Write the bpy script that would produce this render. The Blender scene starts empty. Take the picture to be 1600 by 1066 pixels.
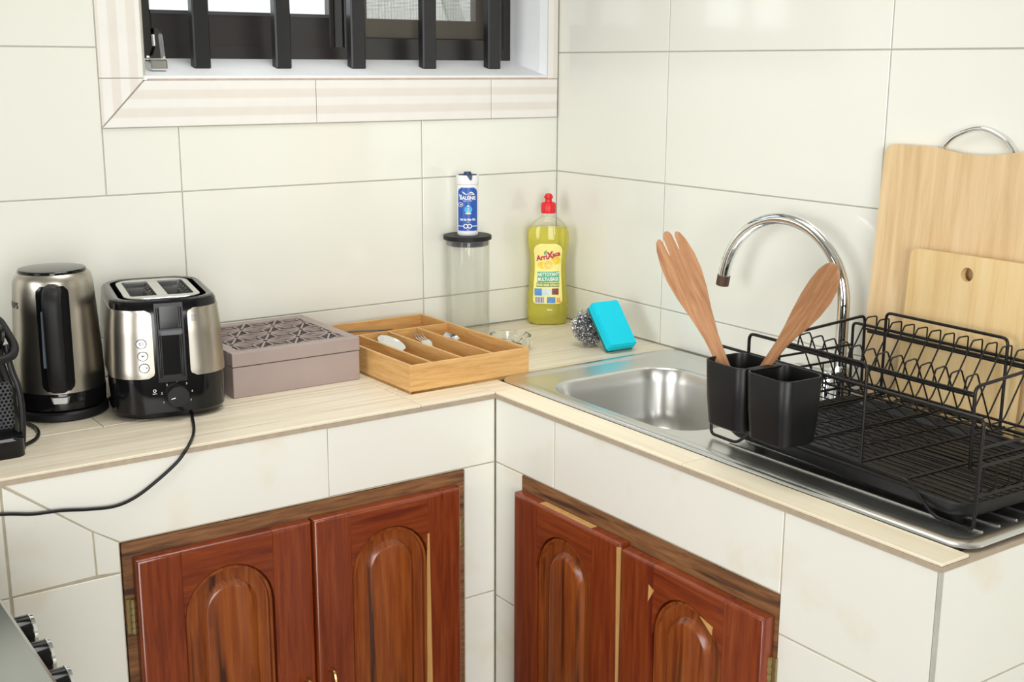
import bpy, bmesh, math, random
from mathutils import Vector, Matrix
random.seed(7)
PI = math.pi
sc = bpy.context.scene
C = sc.collection

# ------------------------------------------------------------------ camera
cam_d = bpy.data.cameras.new('camera'); cam = bpy.data.objects.new('camera', cam_d); C.objects.link(cam)
cam_d.sensor_width = 36.0; cam_d.sensor_fit = 'HORIZONTAL'
cam_d.lens = 1908.505 / 1600 * 36.0
cam_d.clip_start = 0.02
_R = Vector((0.8200, -0.5723, 0.0043)).normalized()
_F = Vector((0.5590, 0.7993, -0.2204)).normalized()
_U = _R.cross(_F).normalized(); _R = _F.cross(_U).normalized()
m = Matrix(((_R.x, _U.x, -_F.x, -1.9320), (_R.y, _U.y, -_F.y, -2.5626), (_R.z, _U.z, -_F.z, 1.5535), (0, 0, 0, 1)))
cam.matrix_world = m
sc.camera = cam

# ------------------------------------------------------------------ world, lights, exposure
w = bpy.data.worlds.new('sky'); sc.world = w; w.use_nodes = True
bg = w.node_tree.nodes['Background']; bg.inputs[0].default_value = (0.93, 0.97, 1.0, 1); bg.inputs[1].default_value = 3.0
def area(name, loc, target, sx, sy, power, col, spread=180):
    d = bpy.data.lights.new(name, 'AREA'); d.shape = 'RECTANGLE'; d.size = sx; d.size_y = sy; d.energy = power; d.color = col; d.spread = math.radians(spread)
    o = bpy.data.objects.new(name, d); C.objects.link(o); o.location = loc
    o.rotation_euler = (Vector(target) - Vector(loc)).to_track_quat('-Z', 'Y').to_euler()
    return o
area('left_fill_light', (-4.5, -1.55, 1.45), (-0.35, -0.45, 1.0), 2.2, 1.6, 25, (1.0, 1.0, 1.0), 88)  # unseen fill light added on the left, with a narrowed beam
area('rear_fill_light', (-1.95, -4.2, 1.35), (-0.75, -0.35, 0.85), 1.9, 1.9, 50, (1.0, 1.0, 0.985), 112)  # fill light added behind the camera, aimed at the counter corner
area('top_fill_light', (-0.85, -0.85, 2.66), (-0.80, -0.80, 0), 0.9, 0.9, 8.0, (1.0, 0.99, 0.96), 105)  # added overhead fill, narrowed to brighten the counter more than the walls
sc.view_settings.view_transform = 'Standard'; sc.view_settings.look = 'None'
sc.view_settings.exposure = -0.10; sc.view_settings.gamma = 1.0; sc.view_settings.use_curve_mapping = False
try:
    sc.cycles.use_denoising = True
    sc.cycles.max_bounces = 10; sc.cycles.transparent_max_bounces = 16
    sc.cycles.transmission_bounces = 8
    sc.cycles.sample_clamp_indirect = 6.0
    sc.cycles.caustics_refractive = True
except Exception: pass

# ------------------------------------------------------------------ materials
MATS = {}
def new_mat(name):
    mt = bpy.data.materials.new(name); mt.use_nodes = True
    nt = mt.node_tree; b = nt.nodes['Principled BSDF']
    MATS[name] = mt
    return mt, nt, b
def setp(b, **k):
    for n, v in k.items():
        n = {'rough': 'Roughness', 'metal': 'Metallic', 'spec': 'Specular IOR Level', 'ior': 'IOR', 'trans': 'Transmission Weight',
             'coat': 'Coat Weight', 'coat_rough': 'Coat Roughness', 'aniso': 'Anisotropic', 'sss': 'Subsurface Weight', 'alpha': 'Alpha'}[n]
        if n in b.inputs: b.inputs[n].default_value = v
def plain(name, col, rough=.5, metal=0, vary=0.0, scale=30, bump=0, stretch=(1, 1, 1), **k):
    mt, nt, b = new_mat(name)
    b.inputs['Base Color'].default_value = (*col, 1); setp(b, rough=rough, metal=metal, **k)
    if vary or bump:
        tc = nt.nodes.new('ShaderNodeTexCoord'); mp = nt.nodes.new('ShaderNodeMapping'); mp.inputs['Scale'].default_value = stretch
        nz = nt.nodes.new('ShaderNodeTexNoise'); nz.inputs['Scale'].default_value = scale; nz.inputs['Detail'].default_value = 5
        nt.links.new(tc.outputs['Object'], mp.inputs[0]); nt.links.new(mp.outputs[0], nz.inputs['Vector'])
        if vary:
            mx = nt.nodes.new('ShaderNodeMix'); mx.data_type = 'RGBA'
            mx.inputs[6].default_value = (*[c * (1 - vary) for c in col], 1); mx.inputs[7].default_value = (*[min(1, c * (1 + vary)) for c in col], 1)
            nt.links.new(nz.outputs[0], mx.inputs[0]); nt.links.new(mx.outputs[2], b.inputs['Base Color'])
        if bump:
            bp = nt.nodes.new('ShaderNodeBump'); bp.inputs['Strength'].default_value = bump; bp.inputs['Distance'].default_value = .002
            nt.links.new(nz.outputs[0], bp.inputs['Height']); nt.links.new(bp.outputs[0], b.inputs['Normal'])
    return mt
def wood(name, cols, stretch, scale=6, rough=.45, streak=None, coat=0, rings=0.0, bump=.08):
    """grain: noise stretched along one axis; cols = list of (pos, colour)"""
    mt, nt, b = new_mat(name); N = nt.nodes; L = nt.links
    tc = N.new('ShaderNodeTexCoord'); oi = N.new('ShaderNodeObjectInfo')
    ad = N.new('ShaderNodeVectorMath'); ad.operation = 'ADD'
    sm = N.new('ShaderNodeVectorMath'); sm.operation = 'SCALE'; sm.inputs['Scale'].default_value = 7.3
    cb = N.new('ShaderNodeCombineXYZ')
    for i in range(3): L.new(oi.outputs['Random'], cb.inputs[i])
    L.new(cb.outputs[0], sm.inputs[0]); L.new(tc.outputs['Object'], ad.inputs[0]); L.new(sm.outputs[0], ad.inputs[1])
    mp = N.new('ShaderNodeMapping'); mp.inputs['Scale'].default_value = stretch; L.new(ad.outputs[0], mp.inputs[0])
    n1 = N.new('ShaderNodeTexNoise'); n1.inputs['Scale'].default_value = scale; n1.inputs['Detail'].default_value = 8; n1.inputs['Roughness'].default_value = .65
    n1.inputs['Distortion'].default_value = .5
    L.new(mp.outputs[0], n1.inputs['Vector'])
    rp = N.new('ShaderNodeValToRGB'); L.new(n1.outputs[0], rp.inputs[0])
    e = rp.color_ramp.elements
    e[0].position = cols[0][0]; e[0].color = (*cols[0][1], 1); e[1].position = cols[-1][0]; e[1].color = (*cols[-1][1], 1)
    for p_, c_ in cols[1:-1]:
        x = e.new(p_); x.color = (*c_, 1)
    out = rp.outputs[0]
    if streak:
        n2 = N.new('ShaderNodeTexNoise'); n2.inputs['Scale'].default_value = scale * .35; n2.inputs['Detail'].default_value = 3
        mp2 = N.new('ShaderNodeMapping'); mp2.inputs['Scale'].default_value = stretch; mp2.inputs['Location'].default_value = (3.1, 1.7, 5.2)
        L.new(ad.outputs[0], mp2.inputs[0]); L.new(mp2.outputs[0], n2.inputs['Vector'])
        r2 = N.new('ShaderNodeValToRGB'); r2.color_ramp.elements[0].position = streak[1]; r2.color_ramp.elements[1].position = streak[1] + .1
        L.new(n2.outputs[0], r2.inputs[0])
        mx = N.new('ShaderNodeMix'); mx.data_type = 'RGBA'; L.new(r2.outputs[0], mx.inputs[0]); L.new(out, mx.inputs[6]); mx.inputs[7].default_value = (*streak[0], 1)
        out = mx.outputs[2]
    L.new(out, b.inputs['Base Color']); setp(b, rough=rough, coat=coat, coat_rough=.15)
    bp = N.new('ShaderNodeBump'); bp.inputs['Strength'].default_value = bump; bp.inputs['Distance'].default_value = .001
    L.new(n1.outputs[0], bp.inputs['Height']); L.new(bp.outputs[0], b.inputs['Normal'])
    return mt
def thin_glass(name, tint=(.97, .98, .97), refl=.08):
    mt = bpy.data.materials.new(name); mt.use_nodes = True; nt = mt.node_tree; nt.nodes.clear()
    o = nt.nodes.new('ShaderNodeOutputMaterial'); t = nt.nodes.new('ShaderNodeBsdfTransparent'); g = nt.nodes.new('ShaderNodeBsdfGlossy')
    t.inputs[0].default_value = (*tint, 1); g.inputs['Roughness'].default_value = .02
    lw = nt.nodes.new('ShaderNodeLayerWeight'); lw.inputs[0].default_value = .25
    mm = nt.nodes.new('ShaderNodeMath'); mm.operation = 'MULTIPLY_ADD'; mm.inputs[1].default_value = .26; mm.inputs[2].default_value = refl * .5
    mx = nt.nodes.new('ShaderNodeMixShader')
    nt.links.new(lw.outputs['Fresnel'], mm.inputs[0]); nt.links.new(mm.outputs[0], mx.inputs[0]); nt.links.new(t.outputs[0], mx.inputs[1]); nt.links.new(g.outputs[0], mx.inputs[2])
    nt.links.new(mx.outputs[0], o.inputs[0]); MATS[name] = mt
    return mt
def screen_mat(name, col, cover):
    mt = bpy.data.materials.new(name); mt.use_nodes = True; nt = mt.node_tree; nt.nodes.clear()
    o = nt.nodes.new('ShaderNodeOutputMaterial'); t = nt.nodes.new('ShaderNodeBsdfTransparent'); d = nt.nodes.new('ShaderNodeBsdfDiffuse'); d.inputs[0].default_value = (*col, 1)
    tc = nt.nodes.new('ShaderNodeTexCoord'); sx = nt.nodes.new('ShaderNodeSeparateXYZ'); nt.links.new(tc.outputs['Object'], sx.inputs[0])
    def line(i):
        a = nt.nodes.new('ShaderNodeMath'); a.operation = 'MULTIPLY'; a.inputs[1].default_value = 1 / .0032; nt.links.new(sx.outputs[i], a.inputs[0])
        f = nt.nodes.new('ShaderNodeMath'); f.operation = 'FRACT'; nt.links.new(a.outputs[0], f.inputs[0])
        g = nt.nodes.new('ShaderNodeMath'); g.operation = 'LESS_THAN'; g.inputs[1].default_value = cover; nt.links.new(f.outputs[0], g.inputs[0])
        return g
    l1, l2 = line(0), line(2)
    mxm = nt.nodes.new('ShaderNodeMath'); mxm.operation = 'MAXIMUM'; nt.links.new(l1.outputs[0], mxm.inputs[0]); nt.links.new(l2.outputs[0], mxm.inputs[1])
    mx = nt.nodes.new('ShaderNodeMixShader'); nt.links.new(mxm.outputs[0], mx.inputs[0]); nt.links.new(t.outputs[0], mx.inputs[1]); nt.links.new(d.outputs[0], mx.inputs[2])
    nt.links.new(mx.outputs[0], o.inputs[0]); MATS[name] = mt
    return mt
def stripes(name, axis, width, c1, c2):
    mt, nt, b = new_mat(name); N = nt.nodes; L = nt.links
    tc = N.new('ShaderNodeTexCoord'); sx = N.new('ShaderNodeSeparateXYZ'); L.new(tc.outputs['Object'], sx.inputs[0])
    nz = N.new('ShaderNodeTexNoise'); nz.inputs['Scale'].default_value = 25; nz.inputs['Detail'].default_value = 6; L.new(tc.outputs['Object'], nz.inputs['Vector'])
    a = N.new('ShaderNodeMath'); a.operation = 'MULTIPLY'; a.inputs[1].default_value = 1 / width; L.new(sx.outputs[axis], a.inputs[0])
    s = N.new('ShaderNodeMath'); s.operation = 'SINE'; a2 = N.new('ShaderNodeMath'); a2.operation = 'MULTIPLY'; a2.inputs[1].default_value = 2 * PI
    L.new(a.outputs[0], a2.inputs[0]); L.new(a2.outputs[0], s.inputs[0])
    r = N.new('ShaderNodeMath'); r.operation = 'MULTIPLY_ADD'; r.inputs[1].default_value = 1.6; r.inputs[2].default_value = .5; r.use_clamp = True; L.new(s.outputs[0], r.inputs[0])
    mx = N.new('ShaderNodeMix'); mx.data_type = 'RGBA'; mx.inputs[6].default_value = (*c1, 1); mx.inputs[7].default_value = (*c2, 1); L.new(r.outputs[0], mx.inputs[0])
    m2 = N.new('ShaderNodeMix'); m2.data_type = 'RGBA'; m2.blend_type = 'MULTIPLY'; m2.inputs[0].default_value = .08; L.new(mx.outputs[2], m2.inputs[6]); L.new(nz.outputs[0], m2.inputs[7])
    L.new(m2.outputs[2], b.inputs['Base Color']); setp(b, rough=.3)
    return mt

plain('tile', (.80, .80, .725), .13, vary=.018, scale=2.2, coat=.3, coat_rough=.05)
plain('tile_low', (.82, .815, .745), .2, vary=.03, scale=3, coat=.2, coat_rough=.1)
def stain(mt, col, amount, thr):
    nt = mt.node_tree; b = nt.nodes['Principled BSDF']; src = b.inputs['Base Color'].links[0].from_socket
    tc = nt.nodes.new('ShaderNodeTexCoord'); nz = nt.nodes.new('ShaderNodeTexNoise'); nz.inputs['Scale'].default_value = 7; nz.inputs['Detail'].default_value = 7
    rp = nt.nodes.new('ShaderNodeMapRange'); rp.inputs[1].default_value = thr; rp.inputs[2].default_value = thr + .16; rp.inputs[4].default_value = amount
    mx = nt.nodes.new('ShaderNodeMix'); mx.data_type = 'RGBA'; mx.inputs[7].default_value = (*col, 1)
    nt.links.new(tc.outputs['Object'], nz.inputs['Vector']); nt.links.new(nz.outputs[0], rp.inputs[0]); nt.links.new(rp.outputs[0], mx.inputs[0]); nt.links.new(src, mx.inputs[6]); nt.links.new(mx.outputs[2], b.inputs['Base Color'])
stain(MATS['tile_low'], (.72, .58, .36), .35, .58)
plain('grout', (.47, .47, .40), .85, vary=.15, scale=60)
plain('grout_dirty', (.50, .45, .34), .9, vary=.3, scale=40)
plain('plaster', (.82, .84, .86), .7, vary=.04, scale=20, bump=.3)
plain('room_paint', (.78, .77, .72), .7)
plain('ceiling_paint', (.8, .8, .78), .8)
plain('floor_tile', (.33, .27, .21), .35, vary=.1, scale=5)
stripes('trim_h', 2, .0375, (.78, .735, .675), (.85, .83, .79))
stripes('trim_v', 0, .0375, (.78, .735, .675), (.85, .83, .79))
wood('counter_wood', [(.32, (.60, .52, .385)), (.5, (.76, .68, .53)), (.68, (.85, .785, .65))], (.5, 16, 6), 6, .35, bump=.03)
wood('counter_wood_y', [(.3, (.76, .67, .49)), (.5, (.84, .76, .58)), (.7, (.87, .81, .66))], (14, .6, 6), 5, .35, bump=.03)
plain('tile_edge', (.42, .34, .25), .7, vary=.2, scale=60)
plain('steel', (.62, .62, .60), .26, 1.0, vary=.05, scale=8, stretch=(1, 30, 1), aniso=.4)
plain('steel_sink', (.68, .68, .66), .28, 1.0, vary=.06, scale=6)
plain('steel_body', (.43, .40, .345), .33, 1.0, vary=.05, scale=6, stretch=(30, 30, .6))
plain('chrome', (.80, .81, .82), .06, 1.0)
plain('brown_metal', (.12, .075, .05), .5, .6)
plain('brass', (.62, .42, .14), .25, 1.0)
plain('old_brass', (.36, .27, .12), .45, .8, vary=.3, scale=150)
plain('black_plastic', (.007, .007, .008), .32, spec=.35)
plain('black_gloss', (.005, .005, .006), .10, spec=.35)
plain('black_matt', (.008, .008, .009), .5, spec=.3)
plain('cup_black', (.007, .007, .0075), .40, vary=.2, scale=60, spec=.35)
plain('wire_black', (.006, .006, .006), .35, spec=.35)
plain('tray_black', (.011, .011, .0115), .42, spec=.4)
plain('grey_plastic', (.10, .105, .115), .4)
plain('dark_grey', (.05, .052, .058), .4)
plain('gauge', (.16, .20, .25), .2)
plain('silver_plastic', (.45, .45, .44), .35, .5)
plain('window_dark', (.020, .017, .016), .35)
plain('bar_dark', (.011, .011, .013), .35, spec=.4)
plain('print_white', (.85, .85, .85), .5)
plain('print_black', (.03, .03, .03), .5)
plain('mauve', (.345, .275, .255), .5, vary=.06, scale=20)
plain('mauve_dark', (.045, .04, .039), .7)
wood('bamboo', [(.3, (.50, .26, .085)), (.5, (.62, .36, .13)), (.7, (.70, .44, .18))], (3, 20, 34), 4, .4, bump=.03)
wood('bamboo_y', [(.3, (.50, .26, .085)), (.5, (.62, .36, .13)), (.7, (.70, .44, .18))], (20, 3, 34), 4, .4, bump=.03)
wood('board_big', [(.25, (.57, .38, .18)), (.5, (.71, .51, .28)), (.75, (.79, .61, .37))], (30, 16, 1.0), 3, .5, bump=.03)
wood('board_small', [(.25, (.66, .42, .17)), (.5, (.78, .57, .28)), (.75, (.83, .64, .36))], (20, 12, .8), 3, .5, streak=((.45, .25, .09), .68), bump=.03)
wood('utensil_wood', [(.3, (.25, .105, .042)), (.5, (.37, .175, .075)), (.72, (.49, .26, .125))], (26, 26, 2), 5, .5, bump=.05)
wood('mahogany', [(.3, (.12, .018, .005)), (.5, (.20, .034, .008)), (.72, (.27, .060, .014))], (26, 26, 1.6), 4, .28, streak=((.10, .012, .006), .60), coat=.15)
wood('mahogany_h', [(.3, (.12, .018, .005)), (.5, (.20, .034, .008)), (.72, (.27, .060, .014))], (1.6, 1.6, 26), 4, .28, streak=((.10, .012, .006), .60), coat=.15)
wood('panel_wood', [(.3, (.15, .030, .007)), (.5, (.25, .058, .011)), (.72, (.33, .098, .018))], (24, 24, 1.3), 4, .26, streak=((.05, .012, .005), .58), coat=.2)
wood('sapwood', [(.3, (.50, .26, .08)), (.7, (.66, .40, .15))], (24, 24, 1.5), 4, .35, coat=.3)
wood('frame_wood', [(.3, (.09, .035, .014)), (.5, (.20, .085, .03)), (.75, (.33, .16, .06))], (2, 2, 30), 5, .6, streak=((.05, .02, .01), .6))
thin_glass('glass_thin', (.988, .99, .985), .02)
thin_glass('glass_window', (.95, .97, .97), .06)
plain('glass_solid', (.95, .97, .96), .02, trans=1.0, ior=1.45)
plain('liquid', (.96, .90, .20), .0, trans=.70, ior=1.15)
thin_glass('bottle_shell', (.99, .99, .96), .04)
plain('red_plastic', (.72, .010, .018), .35)
plain('white_plastic', (.82, .83, .84), .35)
plain('navy', (.012, .035, .10), .4)
plain('label_blue', (.015, .09, .42), .35)
plain('label_cyan', (.05, .45, .80), .35)
plain('label_yellow', (.90, .82, .28), .35)
plain('label_lemon', (.85, .62, .05), .35)
plain('label_lemon_pale', (.93, .84, .40), .35)
plain('label_green', (.04, .40, .18), .35)
plain('label_olive', (.10, .22, .03), .35)
plain('label_magenta', (.50, .01, .08), .35)
plain('label_orange', (.80, .22, .02), .35)
plain('label_photo_blue', (.08, .25, .55), .35, vary=.6, scale=120)
plain('label_photo_pale', (.60, .70, .80), .35, vary=.4, scale=150)
plain('label_photo_dark', (.20, .04, .04), .35, vary=.8, scale=120)
plain('sponge', (.0, .62, .80), .85, vary=.05, scale=200, bump=.25, sss=.0)
plain('scrub_pad', (.03, .17, .16), .95, vary=.4, scale=300, bump=.5)
plain('steel_wool', (.62, .62, .63), .25, 1.0)
plain('cooker_steel', (.42, .44, .42), .22, .9, vary=.3, scale=3, stretch=(6, .4, 1))
plain('rust_red', (.52, .40, .33), .8, vary=.3, scale=40)
screen_mat('insect_mesh', (.16, .14, .11), .34)
plain('outside_wall', (.75, .74, .70), .8)
plain('outside_sheet', (.50, .52, .48), .5, vary=.25, scale=4)
plain('outside_ground', (.4, .38, .33), .9)

# ------------------------------------------------------------------ mesh helpers
class MB:
    def __init__(s): s.v = []; s.f = []
    def add(s, vs, fs):
        o = len(s.v); s.v += [tuple(x) for x in vs]; s.f += [tuple(i + o for i in f) for f in fs]; return s
    def box(s, x0, x1, y0, y1, z0, z1, b=0.0):
        if x0 > x1: x0, x1 = x1, x0
        if y0 > y1: y0, y1 = y1, y0
        if z0 > z1: z0, z1 = z1, z0
        if b <= 0:
            return s.add([(x, y, z) for z in (z0, z1) for y in (y0, y1) for x in (x0, x1)],
                         [(0, 2, 3, 1), (4, 5, 7, 6), (0, 1, 5, 4), (2, 6, 7, 3), (0, 4, 6, 2), (1, 3, 7, 5)])
        b = min(b, (x1 - x0) * .49, (y1 - y0) * .49, (z1 - z0) * .49)
        bm = bmesh.new(); r = bmesh.ops.create_cube(bm, size=1)
        for vv in bm.verts:
            vv.co = Vector(((x0 + x1) / 2 + vv.co.x * (x1 - x0), (y0 + y1) / 2 + vv.co.y * (y1 - y0), (z0 + z1) / 2 + vv.co.z * (z1 - z0)))
        bmesh.ops.bevel(bm, geom=list(bm.edges), offset=b, segments=1, affect='EDGES')
        return s.bm(bm)
    def bm(s, bm):
        bm.verts.index_update(); s.add([vv.co[:] for vv in bm.verts], [[vv.index for vv in f.verts] for f in bm.faces]); bm.free(); return s
    def loft(s, loops, cap0=True, cap1=True, closed=True):
        n = len(loops[0]); o = len(s.v)
        vs = [p for l in loops for p in l]; fs = []
        for i in range(len(loops) - 1):
            for j in range(n if closed else n - 1):
                a = i * n + j; b = i * n + (j + 1) % n
                fs.append((a, b, b + n, a + n))
        if cap0: fs.append(tuple(range(n - 1, -1, -1)))
        if cap1: fs.append(tuple((len(loops) - 1) * n + j for j in range(n)))
        return s.add(vs, fs)
    def lathe(s, prof, n=32, cx=0, cy=0, sy=1.0, cap0=True, cap1=True):
        return s.loft([[(cx + r * math.cos(2 * PI * j / n), cy + sy * r * math.sin(2 * PI * j / n), z) for j in range(n)] for r, z in prof], cap0, cap1)
    def tube(s, pts, r, n=6, cap=True):
        pts = [Vector(p) for p in pts]; loops = []
        t0 = (pts[1] - pts[0]).normalized()
        up = Vector((0, 0, 1)) if abs(t0.z) < .9 else Vector((1, 0, 0))
        nrm = (up - t0 * up.dot(t0)).normalized()
        for i, p in enumerate(pts):
            if i == 0: t = pts[1] - pts[0]
            elif i == len(pts) - 1: t = pts[-1] - pts[-2]
            else: t = (pts[i + 1] - p).normalized() + (p - pts[i - 1]).normalized()
            if t.length < 1e-9: t = t0.copy()
            t.normalize()
            nrm = (nrm - t * nrm.dot(t))
            if nrm.length < 1e-6: nrm = t.orthogonal()
            nrm.normalize(); bn = t.cross(nrm)
            rr = r[i] if isinstance(r, (list, tuple)) else r
            k = 1.0
            if 0 < i < len(pts) - 1:
                c_ = (pts[i + 1] - p).normalized().dot((p - pts[i - 1]).normalized()); k = 1
            loops.append([p + (nrm * math.cos(2 * PI * j / n) + bn * math.sin(2 * PI * j / n)) * rr * k for j in range(n)])
        return s.loft(loops, cap, cap)
    def prism(s, poly, fn, d0, d1):
        """poly: 2-D outline; fn(u, v, d) -> xyz; extruded from depth d0 to d1"""
        n = len(poly)
        vs = [fn(u, v, d0) for u, v in poly] + [fn(u, v, d1) for u, v in poly]
        fs = [tuple(range(n - 1, -1, -1)), tuple(range(n, 2 * n))] + [(i, (i + 1) % n, n + (i + 1) % n, n + i) for i in range(n)]
        return s.add(vs, fs)
    def patch(s, fn, srange, t0, t1, ns, nt, off, back=-.001):
        """a raised patch lying on the surface fn(s,t)->(pos,normal); srange(t)->(s0,s1)"""
        P = []
        for o_ in (off, back):
            for j in range(nt + 1):
                t = t0 + (t1 - t0) * j / nt; a, b = srange(t)
                for i in range(ns + 1):
                    p, nn = fn(a + (b - a) * i / ns, t); P.append(Vector(p) + Vector(nn) * o_)
        w_ = ns + 1; K = w_ * (nt + 1); F_ = []
        for j in range(nt):
            for i in range(ns):
                a = j * w_ + i; F_.append((a, a + 1, a + 1 + w_, a + w_))
        ring = [i for i in range(ns)] + [j * w_ + ns for j in range(nt)] + [nt * w_ + i for i in range(ns, 0, -1)] + [j * w_ for j in range(nt, 0, -1)]
        for a, b in zip(ring, ring[1:] + ring[:1]): F_.append((b, a, a + K, b + K))
        return s.add(P, F_)
    def build(s, name, mat, parent=None, smooth=0):
        me = bpy.data.meshes.new(name); me.from_pydata(s.v, [], s.f); me.validate()
        bm = bmesh.new(); bm.from_mesh(me); bmesh.ops.recalc_face_normals(bm, faces=bm.faces)
        if smooth:
            for f in bm.faces: f.smooth = True
            for e in bm.edges:
                if len(e.link_faces) == 2 and e.calc_face_angle(0) > math.radians(smooth): e.smooth = False
        bm.to_mesh(me); bm.free()
        me.materials.append(MATS[mat] if isinstance(mat, str) else mat)
        o = bpy.data.objects.new(name, me); C.objects.link(o)
        if parent is not None: o.parent = parent
        return o
def tag(o, label=None, cat=None, group=None, kind=None):
    if label: o['label'] = label
    if cat: o['category'] = cat
    if group: o['group'] = group
    if kind: o['kind'] = kind
    return o
def empty(name, loc=(0, 0, 0), rz=0.0, label=None, cat=None, group=None, kind=None):
    o = bpy.data.objects.new(name, None); C.objects.link(o); o.location = loc; o.rotation_euler = (0, 0, rz); o.empty_display_size = .05
    return tag(o, label, cat, group, kind)
def part(name, parent, loc=(0, 0, 0), rot=(0, 0, 0), label=None):
    o = bpy.data.objects.new(name, None); C.objects.link(o); o.parent = parent; o.location = loc; o.rotation_euler = rot; o.empty_display_size = .03
    return tag(o, label)
def rrect(w_, l_, r, z, n=6, cx=0, cy=0):
    """rounded rectangle loop, half sizes w_, l_"""
    r = min(r, w_ * .999, l_ * .999); out = []
    for qx, qy, a0 in ((1, 1, 0), (-1, 1, PI / 2), (-1, -1, PI), (1, -1, 1.5 * PI)):
        for i in range(n + 1):
            a = a0 + (PI / 2) * i / n
            out.append((cx + qx * (w_ - r) + r * math.cos(a), cy + qy * (l_ - r) + r * math.sin(a), z))
    return out
def text2d(s, size, bold=0.0, shear=0.0):
    cu = bpy.data.curves.new('t', 'FONT'); cu.body = s; cu.size = size; cu.align_x = 'CENTER'; cu.align_y = 'CENTER'; cu.offset = bold; cu.shear = shear; cu.resolution_u = 3
    o = bpy.data.objects.new('t', cu); C.objects.link(o)
    dg = bpy.context.evaluated_depsgraph_get(); me = bpy.data.meshes.new_from_object(o.evaluated_get(dg))
    vs = [(v.co.x, v.co.y) for v in me.vertices]; fs = [tuple(p.vertices) for p in me.polygons]
    bpy.data.objects.remove(o); bpy.data.curves.remove(cu); bpy.data.meshes.remove(me)
    return vs, fs
def put2d(mb, vf, fn, cu, cv, off, rot=0.0, sx=1.0, sy=1.0):
    ca, sa = math.cos(rot), math.sin(rot)
    P = []
    for u, v in vf[0]:
        u *= sx; v *= sy
        p, n = fn(cu + u * ca - v * sa, cv + u * sa + v * ca); P.append(Vector(p) + Vector(n) * off)
    mb.add(P, vf[1]); return mb
def disc2d(r, n=20, sy=1.0): return ([(0, 0)] + [(r * math.cos(2 * PI * i / n), sy * r * math.sin(2 * PI * i / n)) for i in range(n)], [(0, 1 + i, 1 + (i + 1) % n) for i in range(n)])
def ring2d(r0, r1, n=20):
    return ([(r * math.cos(2 * PI * i / n), r * math.sin(2 * PI * i / n)) for r in (r0, r1) for i in range(n)], [(i, (i + 1) % n, n + (i + 1) % n, n + i) for i in range(n)])
def rect2d(w_, h_, nx=6, ny=2): return ([(-w_ / 2 + w_ * i / nx, -h_ / 2 + h_ * j / ny) for j in range(ny + 1) for i in range(nx + 1)], [(j * (nx + 1) + i, j * (nx + 1) + i + 1, (j + 1) * (nx + 1) + i + 1, (j + 1) * (nx + 1) + i) for j in range(ny) for i in range(nx)])
def poly2d(pts): return (pts, [tuple(range(len(pts)))])
def bend(pts, r, n=4):
    """polyline with rounded corners"""
    pts = [Vector(p) for p in pts]; out = [pts[0]]
    for i in range(1, len(pts) - 1):
        a, b, c = pts[i - 1], pts[i], pts[i + 1]
        d0 = min(r, (a - b).length * .45); d1 = min(r, (c - b).length * .45)
        p0 = b + (a - b).normalized() * d0; p1 = b + (c - b).normalized() * d1
        for k in range(n + 1):
            t = k / n; out.append(p0 * (1 - t) ** 2 + b * 2 * t * (1 - t) + p1 * t * t)
    out.append(pts[-1]); return out
def spline(pts, n=8):
    pts = [Vector(p) for p in pts]; P = [pts[0] * 2 - pts[1]] + pts + [pts[-1] * 2 - pts[-2]]; out = []
    for i in range(1, len(P) - 2):
        for k in range(n):
            t = k / n; a, b, c, d = P[i - 1], P[i], P[i + 1], P[i + 2]
            out.append(.5 * ((2 * b) + (c - a) * t + (2 * a - 5 * b + 4 * c - d) * t * t + (3 * b - a - 3 * c + d) * t ** 3))
    out.append(pts[-1]); return out

# ------------------------------------------------------------------ the room
YF, XF, YE = -.5615, -.5734, -1.6336      # front of left run, front of right run, end of right run
ZC = .90
G = .0015                                 # half joint width
wb = MB(); WX0, WX1, WZ0, WZ1 = -1.077, -.034, 1.518, 2.38
wb.box(-4.7, .16, .0018, .17, 0, WZ0); wb.box(-4.7, WX0, .0018, .17, WZ0, WZ1); wb.box(WX1, .16, .0018, .17, WZ0, WZ1); wb.box(-4.7, .16, .0018, .17, WZ1, 2.75)
wall_back = tag(wb.build('wall_back', 'grout'), 'back wall clad in large cream tiles around the barred window', kind='structure')
wr = MB(); wr.box(.0018, .16, -4.45, .0018, 0, 2.75); wall_right = tag(wr.build('wall_right', 'grout'), 'right wall clad in large cream tiles behind the tap', kind='structure')
tag(MB().box(-4.7, -4.6, -4.45, .0, 0, 2.75).build('wall_left', 'room_paint'), 'plain painted wall on the far left', kind='structure')
tag(MB().box(-4.6, .0018, -4.45, -4.35, 0, 2.75).build('wall_rear', 'room_paint'), 'plain painted wall behind the camera', kind='structure')
tag(MB().box(-4.7, .16, -4.45, .17, -.1, 0).build('floor', 'floor_tile'), 'brown kitchen floor', kind='structure')
tag(MB().box(-4.7, .16, -4.45, .17, 2.75, 2.85).build('ceiling', 'ceiling_paint'), 'white kitchen ceiling', kind='structure')

# frames added around the left and rear fill lights; the walls behind are solid
wf = tag(empty('left_light_frame'), 'added white frame around the fill light at the far left wall', kind='structure')
MB().box(-4.6, -4.55, -2.75, -2.67, .57, 2.33).box(-4.6, -4.55, -.43, -.35, .57, 2.33).box(-4.6, -4.55, -2.67, -.43, 2.27, 2.33).box(-4.6, -4.55, -2.67, -.43, .57, .63).build('left_light_surround', 'white_plastic', wf)
df = tag(empty('rear_light_frame'), 'added white frame around the fill light behind the camera', kind='structure')
MB().box(-3.02, -2.94, -4.35, -4.30, 0, 2.42).box(-.96, -.88, -4.35, -4.30, 0, 2.42).box(-2.94, -.96, -4.35, -4.30, 2.34, 2.42).build('rear_light_surround', 'white_plastic', df)

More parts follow.
